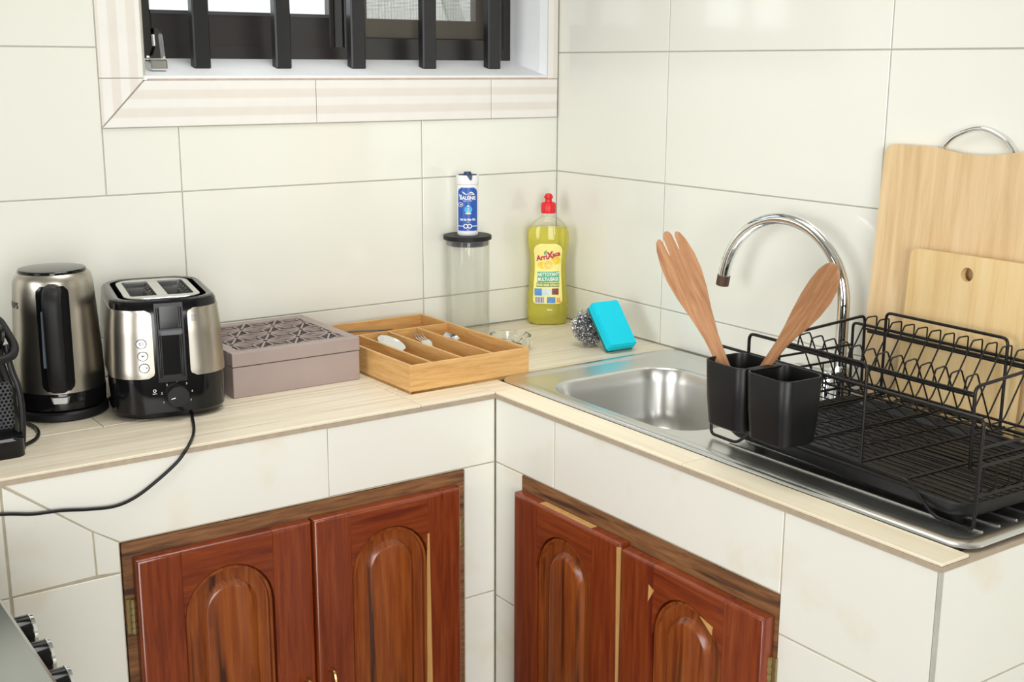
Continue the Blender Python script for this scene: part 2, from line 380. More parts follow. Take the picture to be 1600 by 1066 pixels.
def tile_poly(poly, fn, face=0.0, depth=.007, b=.0009):
    """one tile: prism with a narrow arris"""
    n = len(poly); cx = sum(p[0] for p in poly) / n; cy = sum(p[1] for p in poly) / n
    A = sum(poly[i][0] * poly[(i + 1) % n][1] - poly[(i + 1) % n][0] * poly[i][1] for i in range(n))
    q = poly if A > 0 else poly[::-1]
    ins = []
    for i in range(n):
        a, p, c = Vector(q[i - 1]), Vector(q[i]), Vector(q[(i + 1) % n])
        d0 = (p - a).normalized(); d1 = (c - p).normalized()
        n0 = Vector((-d0.y, d0.x)); n1 = Vector((-d1.y, d1.x)); k = (n0 + n1); k = k / max(.3, k.dot(n0))
        ins.append(p + k * b)
    mb = MB()
    mb.loft([[fn(u, v, face + depth) for u, v in q], [fn(u, v, face + b) for u, v in q], [fn(u, v, face) for u, v in ins]], False, True)
    return mb
def rect(u0, u1, v0, v1, g=G): return [(u0 + g, v0 + g), (u1 - g, v0 + g), (u1 - g, v1 - g), (u0 + g, v1 - g)]
fB = lambda u, v, d: (u, d, v)            # back wall: u = x, v = z, depth into the wall
fR = lambda u, v, d: (d, u, v)            # right wall: u = y
Z1, Z2, Z3, Z4, Z5 = .988, 1.2848, 1.5848, 1.8848, 2.1848
def tl(poly, fn, parent, mat='tile', **k): return tile_poly(poly, fn, **k).build('tile', mat, parent)
for (z0, z1) in ((ZC + .001, Z1), (Z1, Z2)):
    for (x0, x1) in ((-2.805, -2.205), (-2.205, -1.605), (-1.605, -1.006), (-1.006, -.407), (-.407, .0015)):
        tl(rect(x0, x1, z0, z1), fB, wall_back)
TX = -1.1676
for (x0, x1) in ((TX, -1.006), (-1.006, -.407), (-.407, .0015)): tl(rect(x0, x1, Z2, 1.4238), fB, wall_back)
for (z0, z1) in ((Z2, Z3), (Z3, Z4), (Z4, Z5), (Z5, 2.4848)):
    for (x0, x1) in ((-2.805, -2.205), (-2.205, -1.605), (-1.605, TX)): tl(rect(x0, x1, z0, z1), fB, wall_back)
for (z0, z1) in ((ZC + .001, Z1), (Z1, Z2), (Z2, Z3), (Z3, Z4), (Z4, Z5), (Z5, 2.4848)):
    for (y0, y1) in ((-.4186, -.0005), (-1.037, -.4186), (-1.655, -1.037), (-2.273, -1.655)):
        tl(rect(y0, y1, z0, z1), fR, wall_right)

for (z0, z1) in ((.09, .388), (.388, .688), (.688, ZC + .001), (ZC + .001, Z1)):
    for (y0, y1) in ((-2.273, YE - .002), (-2.891, -2.273)):
        if z1 < Z1 or y0 < -2.3: tl(rect(y0, y1, z0, z1), fR, wall_right)
# striped tile border round the window
tr = tag(empty('trim_1', (0, 0, 0)), 'striped beige tile border around the window', kind='structure')
ZT0, ZT1 = 1.4238, 1.519
for pl in ([(TX, ZT0), (-.685, ZT0), (-.685, ZT1), (WX0 + .002, ZT1)], rect(-.685, -.209, ZT0, ZT1, 0), rect(-.209, -.004, ZT0, ZT1, 0)):
    q = [(u + (.0008 if i in (0, 3) else -.0008), v) for i, (u, v) in enumerate(pl)]
    tile_poly(q, fB, face=-.005, depth=.012).build('border_tile', 'trim_h', tr)
for pl in ([(TX, ZT0 + .003), (WX0, ZT1 + .002), (WX0, ZT1 + .004), (TX, ZT1 + .004)], rect(TX, WX0, ZT1 + .0055, 2.0, 0), rect(WX1, -.004, ZT1 + .002, 2.0, 0)):
    tile_poly(pl, fB, face=-.005, depth=.012).build('border_tile', 'trim_v', tr)
MB().box(WX0 + .01, -.01, -.0035, .004, ZT1 + .0005, ZT1 + .004).build('broken_edge', 'rust_red', tr)

# window recess: sloping white sill and right reveal
YW = .13
sl = MB(); sl.prism([(-.002, 1.5215), (YW, 1.520), (YW, 1.5645), (-.002, 1.5285)], lambda u, v, d: (d, u, v), WX0 + .001, WX1 - .001)
tag(sl.build('window_sill', 'plaster'), 'rough white plaster window sill sloping towards the room', kind='structure')
rv = MB(); rv.prism([(WX1 - .001, -.001), (WX1 - .001, .17), (-.060, .17), (-.058, .125), (-.044, .02)], lambda u, v, d: (u, v, d), 1.529, WZ1)
tag(rv.build('trim_2', 'plaster'), 'white plastered right reveal of the window recess', kind='structure')
tag(MB().box(WX0, WX0 + .006, .0, .17, 1.529, WZ1).build('trim_3', 'grout'), 'grey left edge of the window recess', kind='structure')

win = empty('window_1', (0, 0, 0), kind='structure'); tag(win, 'dark aluminium sliding window with an insect screen on the right half')
FX0, FX1 = WX0 + .007, -.059
MB().box(FX0, FX1, YW, YW + .04, 1.560, 1.593).box(FX0, FX0 + .004, YW, YW + .04, 1.593, WZ1).box(FX1 - .022, FX1, YW, YW + .04, 1.593, WZ1).box(FX0, FX1, YW, YW + .04, WZ1 - .03, WZ1).build('outer_frame', 'window_dark', win)
# left sash with its glass
sash = MB(); SX0, SX1 = FX0 + .004, -.565
sash.box(SX0, SX0 + .058, YW + .004, YW + .03, 1.589, 2.34, .002).box(SX1 - .012, SX1, YW + .004, YW + .03, 1.589, 2.34, .002).box(SX0 + .058, SX1 - .012, YW + .004, YW + .03, 1.589, 1.664, .002)
s1 = sash.build('sash', 'window_dark', win)
MB().box(SX0 + .058, SX1 - .012, YW + .015, YW + .019, 1.664, 2.34).build('glass_pane', 'glass_window', s1)
MB().box(SX0 + .058, SX1 - .012, YW + .001, YW + .006, 1.660, 1.668).build('glazing_bead', 'dark_grey', s1)
MB().box(-.562, -.540, YW + .010, YW + .036, 1.590, 2.34).build('track_upright', 'black_gloss', win)
scr = MB(); QX0, QX1 = -.538, FX1 - .004
scr.box(QX0, QX0 + .035, YW + .002, YW + .02, 1.58, 2.34, .002).box(QX1 - .062, QX1, YW + .002, YW + .02, 1.58, 2.34, .002).box(QX0 + .035, QX1 - .062, YW + .002, YW + .02, 1.58, 1.617, .002)
s2 = scr.build('screen_frame', 'window_dark', win)
MB().box(QX0 + .035, QX1 - .062, YW + .0105, YW + .011, 1.617, 2.34).build('insect_screen', 'insect_mesh', s2)
s3 = MB().box(QX0, QX1, YW + .05, YW + .075, 1.60, 1.664).box(QX0, QX0 + .085, YW + .05, YW + .075, 1.664, 2.34).box(QX1 - .07, QX1, YW + .05, YW + .075, 1.664, 2.34).build('rear_sash', 'grey_plastic', win)
MB().box(QX0 + .085, QX1 - .07, YW + .060, YW + .064, 1.664, 2.34).build('glass_pane', 'glass_window', s3)

gr = tag(empty('window_grille', (0, .05, 1.53)), 'black steel security bars standing on the white window sill', 'grille')
for x in (-.926, -.735, -.545, -.351, -.161):
    zb = 1.5285 + .036 * .06 / .13 - .006 - 1.53
    MB().box(x - .019, x + .019, .0, .026, zb + .004, WZ1 - 1.53, .003).build('bar', 'bar_dark', gr)
# small clear bracket at the left end of the sill
cb = empty('clear_bracket', (-1.028, .035, 1.5395), 0, 'small clear plastic bracket at the left end of the window sill', 'bracket')
cbm = MB(); cbm.prism([(0, 0), (.034, 0), (.034, .02), (.030, .075), (.020, .088), (.012, .086), (.014, .05), (.006, .03), (0, .03)], lambda u, v, d: (u - .02, d, v), 0, .02); cbm.build('upright', 'glass_solid', cb)
MB().box(-.022, .014, -.012, .03, .0, .022, .003).build('foot', 'chrome', cb)

# outside, seen overexposed through the panes
tag(MB().box(-6, 8, .3, 12, -.2, -.1).build('outside_ground', 'outside_ground'), 'pale bare ground outside the window', 'ground', kind='structure')
tag(MB().box(-4, 10, 6.0, 6.2, -.1, 2.1).build('garden_wall', 'outside_wall'), 'pale boundary wall outside behind the window bars', 'wall')
for i, (x, z, a, l_) in enumerate(((2.05, 1.62, .5, 1.2), (2.9, 1.75, -.35, 1.0))):
    o = MB().box(-.06, .06, -.02, .02, -l_ / 2, l_ / 2).build('roof_batten', 'outside_sheet'); o.location = (x, 5.0, z); o.rotation_euler = (0, a + 1.2 * (i == 0), 0)
    tag(o, ('grey leaning batten outside, left in the screened pane', 'grey leaning batten outside, right in the screened pane')[i], 'batten')
pp = MB().tube([(2.7, 5.3, -.1)] + [(2.4 + .3 * math.cos(t), 5.3, 1.45 + .3 * math.sin(t)) for t in [PI * k / 14 for k in range(15)]] + [(2.1, 5.3, -.1)], .03, 8).build('outside_pipe', 'outside_sheet'); tag(pp, 'curved grey pipe outside behind the insect screen', 'pipe')

# lamp body added out of view to hold the overhead fill light
cl = empty('added_ceiling_lamp', (-0.85, -0.85, 2.70), 0, 'added flat square ceiling lamp, out of view, for the overhead fill light', 'lamp')
MB().box(-.5, .5, -.5, .5, 0, .05, .01).build('added_lamp_body', 'white_plastic', cl)

# ------------------------------------------------------------------ masonry counter with tiled front
fL = lambda u, v, d: (u, YF + d, v)
fS = lambda u, v, d: (XF + d, u, v)
fE = lambda u, v, d: (u, YE + d, v)
cbl = tag(empty('counter_base', (-1.2, YF, 0)), 'masonry counter base under the window, faced with stained cream tiles', 'counter base')
off = (-1.2, YF, 0)
def loc_child(o, parent):   # geometry given in world space: keep it there
    o.location = (-parent.location[0], -parent.location[1], -parent.location[2]); return o
core = MB(); D = .0025
core.box(-2.6, -1.354, YF + D, YF + .07, 0, ZC - .012); core.box(-.650, XF, YF + D, YF + .07, 0, ZC - .012); core.box(-1.354, -.650, YF + D, YF + .07, .748, ZC - .012); core.box(-1.354, -.650, YF + D, YF + .07, 0, .10)
loc_child(core.build('core', 'grout_dirty', cbl), cbl)
ZT = ZC - .0125
for pl in ([(-1.530, ZT), (-.9552, ZT), (-.9552, .7505), (-1.3520, .7505), (-1.3965, .7795)],
           [(-1.5345, .8848), (-1.3985, .7785), (-1.3975, .699), (-1.5345, .6955)],
           [(-1.3960, .7772), (-1.3555, .7495), (-1.3555, .6955), (-1.3945, .699)],
           rect(-1.535, -1.354, .10, .6935), rect(-2.134, -1.5375, .6935, ZT), rect(-2.134, -1.5375, .10, .6935),
           rect(-.9552, XF - .001, .750, ZT), rect(-.650, XF - .001, .463, .750), rect(-.650, XF - .001, .10, .463)):
    loc_child(tile_poly(pl, fL).build('tile', 'tile_low', cbl), cbl)
cbr = tag(empty('counter_base', (XF, -1.1, 0)), 'masonry counter base under the sink, tiled in cream up to the outer corner', 'counter base')
core = MB()
core.box(XF + D, XF + .07, -.662, YF + .07, 0, ZC - .012); core.box(XF + D, XF + .07, YE + D, -1.350, 0, ZC - .012); core.box(XF + D, XF + .07, -1.350, -.662, .748, ZC - .012); core.box(XF + D, XF + .07, -1.350, -.662, 0, .10)
core.box(XF + D, -.004, YE + D, YE + .07, 0, ZC - .012)
loc_child(core.build('core', 'grout_dirty', cbr), cbr)
for pl in (rect(-.7635, YF - .001, .750, ZT), rect(-1.3515, -.7635, .750, ZT), rect(YE + .004, -1.3515, .684, ZT), rect(YE + .004, -1.3515, .384, .684), rect(YE + .004, -1.3515, .10, .384),
           rect(-.6600, YF - .001, .453, .750), rect(-.6600, YF - .001, .10, .453)):
    loc_child(tile_poly(pl, fS).build('tile', 'tile_low', cbr), cbr)
for pl in (rect(XF + .006, -.001, .688, ZT), rect(XF + .006, -.44, .388, .688), rect(-.44, -.001, .388, .688), rect(XF + .006, -.001, .10, .388)):
    loc_child(tile_poly(pl, fE).build('tile', 'tile_low', cbr), cbr)
loc_child(MB().box(XF - .0006, XF + .0055, YE - .0006, YE + .004, .1, ZT).build('corner_bead', 'grout', cbr), cbr)

# ------------------------------------------------------------------ worktop of wood-look plank tiles
wt = tag(empty('worktop', (0, 0, ZC)), 'L-shaped worktop of pale wood-look plank tiles on the cream counter', 'worktop')
def plank(x0, x1, y0, y1, mat, g=.0007):
    MB().box(x0 + g, x1 - g, y0 + g, y1 - g, -.0048, 0, .0008).build('plank', mat, wt)
for (y0, y1, cuts) in ((-.163, -.001, (-2.6, -1.71, -.51, -.001)), (-.360, -.163, (-2.6, -1.31, -.11, -.001)), (YF - .001, -.360, (-2.6, -1.95, -.75, XF))):
    for a, b in zip(cuts, cuts[1:]): plank(a, b, y0, y1, 'counter_wood')
plank(XF, -.001, -.4785, -.360, 'counter_wood'); plank(XF, -.513, YF - .001, -.4785, 'counter_wood')
plank(XF - .001, -.513, -1.12, YF - .001, 'counter_wood_y'); plank(XF - .001, -.513, YE - .001, -1.12, 'counter_wood_y')
MB().box(-2.6, XF, YF - .0012, YF + .02, -.013, -.0049).box(XF - .0012, XF + .02, YE, YF, -.013, -.0049).box(XF, -.001, YE - .0012, YE + .02, -.013, -.0049).build('edge_bed', 'tile_edge', wt)

# ------------------------------------------------------------------ cabinets with arched raised-panel doors
def arch(cx, hw, z0, zs, ztop, n=14):
    """outline: bottom-left, up, arch, down; returned counter-clockwise starting bottom-left"""
    pts = [(cx - hw, z0), (cx + hw, z0), (cx + hw, zs)]
    for i in range(1, n):
        a = PI * i / n; pts.append((cx + hw * math.cos(a), zs + (ztop - zs) * math.sin(a)))
    pts.append((cx - hw, zs)); return pts
def make_door(cab, fn, u0, u1, z0, z1, flip, rot_label):
    """fn(u, z, d): d < 0 stands proud of the tiles"""
    door = part('door', cab, label=rot_label)
    T0, T1 = -.026, -.004
    w_ = u1 - u0; cu = (u0 + u1) / 2; hw = .086; zs, zt = .585, .674
    def slab(poly, mat, name, lab=None, d0=T0, d1=T1, b=.004, only=None):
        bm = bmesh.new(); n = len(poly)
        a = [bm.verts.new(fn(u, v, d1)) for u, v in poly]; f = [bm.verts.new(fn(u, v, d0)) for u, v in poly]
        bm.faces.new(a[::-1]); ff = bm.faces.new(f)
        for i in range(n): bm.faces.new((a[i], a[(i + 1) % n], f[(i + 1) % n], f[i]))
        ed = []
        for e in bm.edges:
            if e.verts[0] in f and e.verts[1] in f:
                i, j = f.index(e.verts[0]), f.index(e.verts[1])
                if only is None or only(poly[i], poly[j]): ed.append(e)
        if ed: bmesh.ops.bevel(bm, geom=ed, offset=b, segments=3, affect='EDGES', profile=.6)
        mb = MB().bm(bm); o = mb.build(name, mat, door, 40); tag(o, lab); return o
    outer = lambda p, q: (abs(p[0] - u0) < 1e-6 and abs(q[0] - u0) < 1e-6) or (abs(p[0] - u1) < 1e-6 and abs(q[0] - u1) < 1e-6) or (abs(p[1] - z1) < 1e-6 and abs(q[1] - z1) < 1e-6)
    g = .0004
    slab([(u0, z0), (cu - hw, z0), (cu - hw, z1), (u0, z1)], 'mahogany', 'stile', only=outer, b=.008)
    slab([(cu + hw, z0), (u1, z0), (u1, z1), (cu + hw, z1)], 'mahogany', 'stile', only=outer, b=.008)
    top = [(cu - hw + g, z1), (cu - hw + g, zs)]
    top += [(cu - (hw - g) * math.cos(PI * i / 16), zs + (zt - zs) * math.sin(PI * i / 16)) for i in range(1, 16)] + [(cu + hw - g, zs), (cu + hw - g, z1)]
    slab(top, 'mahogany_h', 'top_rail', only=outer, b=.008)
    slab([(cu - hw + g, z0), (cu + hw - g, z0), (cu + hw - g, z0 + .07), (cu - hw + g, z0 + .07)], 'mahogany_h', 'bottom_rail', only=None, b=.002)
    mb = MB()
    A = lambda i, d: [fn(u, v, d) for u, v in arch(cu, hw - i, z0 + .07 + i, zs, zt - i)]
    mb.loft([A(-.002, -.010), A(.004, -.0225), A(.009, -.0225), A(.0095, -.0145), A(.014, -.0130), A(.031, -.0150), A(.040, -.0235), A(.044, -.0250)], False, True)
    mb.build('panel', 'panel_wood', door, 35)
    return door
def hinge(door, fn, u, zc, s):
    mb = MB()
    mb.tube([fn(u, zc - .032, -.008), fn(u, zc + .032, -.008)], .0042, 8)
    for k in range(5): mb.tube([fn(u, zc - .031 + k * .0125, -.008), fn(u, zc - .022 + k * .0125, -.008)], .0054, 8)
    mb.prism(rect(min(u, u + s * .011), max(u, u + s * .011), zc - .032, zc + .032, 0), fn, -.0055, -.0015)
    tag(mb.build('hinge', 'old_brass', door, 40), 'tarnished brass hinge')
def pull(door, fn, u, z):
    mb = MB(); mb.tube(spline([fn(u, z, -.026), fn(u, z + .002, -.045), fn(u, z - .03, -.052), fn(u, z - .07, -.052), fn(u, z - .10, -.045), fn(u, z - .098, -.026)], 5), [.0045] * 1 + [.0042] * 24 + [.0045], 8)
    mb.add(*[(lambda M: (M.v, M.f))(MB().lathe([(.001, -.004), (.006, -.002), (.006, .002), (.001, .004)], 10))[i] for i in (0, 1)]) if False else None
    tag(mb.build('handle', 'brass', door, 40), 'polished brass pull handle')
# left cabinet (under the window side)
cabL = tag(empty('base_cabinet', (0, 0, 0)), 'red-brown wooden cabinet doors below the toaster and lattice box', 'cabinet')
def strip(poly, fn, parent, mat='frame_wood', d0=-.0015, d1=.05): return MB().prism(poly, fn, d0, d1).build('frame_strip', mat, parent)
strip([(-1.352, .716), (-.652, .716), (-.652, .747), (-1.352, .747)], fL, cabL); strip([(-1.352, .10), (-1.330, .10), (-1.330, .716), (-1.352, .716)], fL, cabL); strip([(-.674, .10), (-.652, .10), (-.652, .716), (-.674, .716)], fL, cabL)
MB().box(-1.33, -.674, YF + .05, YF + .056, .1, .72).build('back_panel', 'black_matt', cabL)
d1 = make_door(cabL, fL, -1.336, -1.0055, .12, .7195, False, 'left arched-panel door'); hinge(d1, fL, -1.3405, .612, -1); pull(d1, fL, -1.0285, .404)
d2 = make_door(cabL, fL, -1.0015, -.675, .12, .7210, False, 'right arched-panel door with a pale sapwood streak'); hinge(d2, fL, -.668, .620, 1); pull(d2, fL, -.9765, .409)
MB().prism([(-.7605, .12), (-.7440, .12), (-.7470, .40), (-.7490, .55), (-.7500, .640), (-.7545, .640), (-.7565, .55)], fL, -.0264, -.024).build('sapwood_streak', 'sapwood', d2)
cabR = tag(empty('base_cabinet', (0, 0, 0)), 'red-brown wooden cabinet doors below the sink', 'cabinet')
strip([(-1.3515, .700), (-.6600, .717), (-.6600, .7485), (-1.3515, .7485)], fS, cabR); strip([(-.685, .10), (-.660, .10), (-.660, .717), (-.685, .717)], fS, cabR); strip([(-1.3515, .10), (-1.330, .10), (-1.330, .70), (-1.3515, .70)], fS, cabR)
MB().box(XF + .05, XF + .056, -1.33, -.685, .1, .71).build('back_panel', 'black_matt', cabR)
d3 = make_door(cabR, fS, -.9960, -.6640, .12, .7190, True, 'left arched-panel door with a pale patch on its top edge')
MB().prism([(-.745, .7125), (-.905, .7125), (-.905, .7194), (-.745, .7194)], fS, -.0195, -.0045).build('sapwood_patch', 'sapwood', d3)
MB().prism([(-.9956, .40), (-.9940, .40), (-.9885, .62), (-.9875, .712), (-.9956, .712)], fS, -.0264, -.020).build('sapwood_streak', 'sapwood', d3)
d4 = make_door(cabR, fS, -1.3460, -.9985, .12, .7120, True, 'right arched-panel door with small pale wedges at the arch'); hinge(d4, fS, -1.345, .612, -1)
MB().prism([(-1.075, .640), (-1.090, .665), (-1.076, .672)], fS, -.0264, -.024).build('sapwood_patch', 'sapwood', d4)
MB().prism([(-1.233, .64), (-1.205, .662), (-1.236, .655)], fS, -.0264, -.024).build('sapwood_patch', 'sapwood', d4)

# ------------------------------------------------------------------ sink
sk = tag(empty('sink', (-.265, -1.054, ZC)), 'stainless steel inset sink with bowl and drainboard below the tap', 'sink')
sm = MB(); SW, SL = .2475, .5755
BW, BL, bx, by = .171, .212, -.034, .262          # bowl half sizes and centre (local)
def RL(i, z): return rrect(SW - i, SL - i, .035 - min(.02, i * .3), z, 8)
def BR_(i, z, r=.080): return rrect(BW - i, BL - i, max(.03, r - i * .5), z, 8, bx, by)
sm.loft([RL(0, .0005), RL(.002, .0045), RL(.006, .0062), RL(.020, .0062), RL(.027, .0035), RL(.034, .0025), BR_(-.006, .0025, .084), BR_(-.0015, .0022), BR_(.0015, .0003), BR_(.0035, -.004), BR_(.008, -.03), BR_(.014, -.09), BR_(.024, -.125), BR_(.042, -.146), BR_(.075, -.153), rrect(.03, .03, .0299, -.156, 8, bx, by)], False, False)
sm.build('basin', 'steel_sink', sk, 50)
dr = MB().lathe([(.031, -.1555), (.031, -.154), (.024, -.158), (.010, -.159), (.001, -.159)], 28, bx, by); dr.build('drain', 'chrome', sk, 40)
for k in range(9):
    MB().tube([(-.17 + k * .042, -.545, .0025), (-.17 + k * .042, -.04, .0025)], .0030, 6).build('drain_rib', 'steel_sink', sk, 60)

# ------------------------------------------------------------------ tap
FXx, FYy = -.07, -1.023
tp = tag(empty('tap', (FXx, FYy, ZC + .0064)), 'chrome swan-neck tap at the right wall behind the dish rack', 'tap')
r_, zs_ = .154, 1.10 - ZC - .0064
th = math.radians(4); dx, dy = -math.sin(th), math.cos(th)
pth = [(0, 0, .02), (0, 0, .08), (0, 0, zs_ - .02)] + [(r_ * (1 - math.cos(a)) * dx, r_ * (1 - math.cos(a)) * dy, zs_ + r_ * math.sin(a)) for a in [PI * k / 28 for k in range(28)]]
e0 = pth[-1]; 
tb = MB().tube(pth, .0125, 16); tb.build('spout', 'chrome', tp, 60)
a_ = PI * 27 / 28
p0 = Vector(pth[-1]); tdir = (Vector(pth[-1]) - Vector(pth[-2])).normalized()
MB().tube([p0 - tdir * .002, p0 + tdir * .020], .0138, 16).build('nozzle', 'brown_metal', tp, 60)
MB().lathe([(.026, 0), (.026, .006), (.019, .010), (.019, .052), (.0215, .056), (.0215, .066), (.016, .072), (.013, .075)], 24).build('collar', 'chrome', tp, 40)
mb = MB(); mb.loft([rrect(.021, .050, .012, z, 5, .0, .062) for z in (.004, .052)] + [rrect(.017, .046, .010, .058, 5, .0, .062)]); mb.build('mixer_body', 'chrome', tp, 40)
MB().lathe([(.028, 0), (.028, .004)], 24, 0, .095).build('flange', 'chrome', tp, 40)

# ------------------------------------------------------------------ kettle
kt = tag(empty('electric_kettle', (-1.3425, -.212, ZC), math.radians(-20)), 'brushed steel and black electric kettle beside the coffee machine', 'kettle')
MB().lathe([(.080, 0), (.085, .003), (.085, .013), (.081, .017)], 40).build('power_base', 'black_matt', kt, 40)
MB().lathe([(.079, .019), (.0815, .021), (.0825, .050), (.0818, .0515)], 40).build('lower_band', 'black_gloss', kt, 40)
KP = [(.0815, .0515), (.0812, .075), (.0795, .12), (.0770, .165), (.0740, .21), (.0722, .236), (.0708, .248), (.0680, .2560), (.0635, .2605), (.0600, .2612)]
def kr(z):
    for (r0, z0), (r1, z1) in zip(KP, KP[1:]):
        if z0 <= z <= z1: return r0 + (r1 - r0) * (z - z0) / (z1 - z0)
    return KP[0][0] if z < KP[0][1] else KP[-1][0]
MB().lathe(KP, 56, cap0=False, cap1=False).build('steel_body', 'steel_body', kt, 30)
MB().lathe([(.0612, .2600), (.0612, .2640), (.0595, .2658), (.050, .2668), (.001, .2672)], 44).build('lid', 'black_gloss', kt, 40)
def ks(s, t): return ((kr(t) * math.sin(s), -kr(t) * math.cos(s), t), (math.sin(s), -math.cos(s), 0))
def kpan(t):
    e_ = min(t - .057, .243 - t); k = 1 - .28 * max(0, 1 - e_ / .012) ** 2
    h = (.0285 / kr(t)) * k; return (-h + .06, h + .06)
MB().patch(ks, kpan, .057, .243, 14, 26, .0028).build('handle_panel', 'black_gloss', kt, 30)
MB().patch(ks, lambda t: (-.225, -.15), .10, .20, 3, 6, .0038).build('water_gauge', 'gauge', kt, 30)
hp = spline([(0, -.066, .232), (0, -.092, .236), (0, -.109, .224), (0, -.1135, .19), (0, -.113, .14), (0, -.1095, .095), (0, -.098, .069), (0, -.074, .064)], 6)
loops = []
for i, p in enumerate(hp):
    t = (hp[min(i + 1, len(hp) - 1)] - hp[max(i - 1, 0)]).normalized(); nrm = Vector((1, 0, 0)).cross(t).normalized()
    loops.append([p + Vector((1, 0, 0)) * .0165 * math.copysign(abs(math.cos(a)) ** .7, math.cos(a)) + nrm * .0105 * math.copysign(abs(math.sin(a)) ** .7, math.sin(a)) for a in [2 * PI * j / 18 for j in range(18)]])
hd = MB().loft(loops); ho = hd.build('handle', 'black_matt', kt, 50); ho.location = (.006, 0, 0)
MB().loft([rrect(.013, .012, .006, .238, 4, .006, -.086), rrect(.012, .011, .006, .246, 4, .006, -.086), rrect(.006, .006, .004, .249, 4, .006, -.085)]).build('lid_button', 'black_plastic', kt, 40)
sw = MB(); sw.loft([[(x * a + .006, -.0815 - d, z) for x, z in ((-.017, .047), (.017, .047), (.014, .036), (-.014, .036))] for a, d in ((1, 0), (1, .004), (.8, .009))]); sw.build('switch', 'silver_plastic', kt)
kt.scale = (1, 1, 1.05)
tx = MB(); put2d(tx, text2d('PHILIPS', .015, .0004), lambda u, v: ks(u / .075, v), -.092, .206, .0006); tx.build('lettering', 'print_black', kt)

# ------------------------------------------------------------------ toaster
to = tag(empty('toaster', (-1.157, -.247, ZC), math.radians(-11.5)), 'two-slot steel and black toaster between the kettle and the lattice box', 'toaster')
TP = [(.000, .078, .115, .05), (.004, .086, .126, .055), (.014, .0905, .132, .055), (.080, .0905, .132, .05), (.150, .0875, .128, .05), (.196, .0835, .122, .048)]
def tprof(z):
    for a, b in zip(TP, TP[1:]):
        if a[0] <= z <= b[0]:
            k = (z - a[0]) / (b[0] - a[0]); return [a[i] + (b[i] - a[i]) * k for i in (1, 2, 3)]
    return list(TP[-1][1:])
bd = MB(); bd.loft([rrect(w_, l_, r, z, 10) for z, w_, l_, r in TP] + [rrect(.081, .1195, .047, .2005, 10), rrect(.077, .1155, .045, .2025, 10), rrect(.070, .1085, .04, .2015, 10), rrect(.069, .1075, .04, .190, 10)], True, False)
bd.build('body', 'black_gloss', to, 30)
def tsurf(s, t):
    """s = metres along the outline from the front centre, + to the right"""
    w_, l_, r = tprof(t); sg = 1 if s >= 0 else -1; a = abs(s); f = w_ - r
    if a <= f: p = (a, -l_); n = (0, -1)
    elif a <= f + r * PI / 2: q = (a - f) / r; p = (f + r * math.sin(q), -l_ + r - r * math.cos(q)); n = (math.sin(q), -math.cos(q))
    else: k = a - f - r * PI / 2; p = (w_, -l_ + r + k); n = (1, 0)
    return ((sg * p[0], p[1], t), (sg * n[0], n[1], 0))
def pan(s0, s1, z0, z1, rad=.010):
    def rng(t):
        e_ = min(t - z0, z1 - t); c = rad - math.sqrt(max(0, rad * rad - max(0, rad - e_) ** 2)); inner0 = s0 + (c if abs(s0) < abs(s1) else 0); inner1 = s1 - (c if abs(s1) < abs(s0) else 0)
        return inner0, inner1
    return rng
MB().patch(tsurf, pan(-.21, -.0265, .074, .187), .074, .187, 40, 24, .0016).build('steel_panel', 'steel_body', to, 30)
MB().patch(tsurf, pan(.0300, .21, .074, .187), .074, .187, 40, 24, .0016).build('steel_panel', 'steel_body', to, 30)
MB().patch(tsurf, lambda t: (-.0215, .0235), .066, .197, 8, 10, .0022).build('lever_channel', 'black_plastic', to, 30)
MB().patch(tsurf, lambda t: (-.0130, .0150), .078, .192, 6, 10, .0027).build('lever_slot', 'black_gloss', to, 30)
for s in (-.0165, .0185): MB().tube([(s, -.1345, .074), (s, -.1325, .13), (s, -.1275, .19)], .0022, 6).build('channel_rail', 'black_gloss', to, 60)
lv = MB(); lv.loft([rrect(.0185, .0045, .002, 0, 3), rrect(.0185, .0045, .002, .008, 3), rrect(.016, .0035, .002, .012, 3)]); lo = lv.build('lever', 'grey_plastic', to, 30); lo.location = (.001, -.133, .151); lo.rotation_euler = (PI / 2, 0, 0)
# top plate with two slots
tpz = .2025; pl = MB(); W2, L2 = .0605, .099
pl.loft([rrect(W2, L2, .034, .196, 10), rrect(W2, L2, .034, tpz - .001, 10), rrect(W2 - .001, L2 - .001, .033, tpz, 10), rrect(.0505, .074, .006, tpz, 10), rrect(.0505, .074, .006, .192, 10)], False, False)
pl.box(-.0085, .0085, -.0745, .0745, .192, tpz); pl.build('top_plate', 'steel', to, 30)
for cx in (-.0295, .0295):
    sb = MB(); x0, x1 = cx - .021, cx + .021
    sb.add([(x0, -.074, .2), (x1, -.074, .2), (x1, .074, .2), (x0, .074, .2), (x0, -.074, .09), (x1, -.074, .09), (x1, .074, .09), (x0, .074, .09)], [(0, 1, 5, 4), (1, 2, 6, 5), (2, 3, 7, 6), (3, 0, 4, 7), (4, 5, 6, 7)])
    sl_ = sb.build('bread_slot', 'steel', to)
    gw = MB()
    for k in range(6):
        y = -.06 + k * .024
        for sx in (-1, 1): gw.tube([(cx + sx * .0195, y, .197), (cx + sx * .010, y, .175), (cx + sx * .010, y, .10)], .0011, 5)
    for z in (.165, .13): 
        for sx in (-1, 1): gw.tube([(cx + sx * .010, -.07, z), (cx + sx * .010, .07, z)], .0011, 5)
    gw.build('bread_guard', 'chrome', sl_, 60)
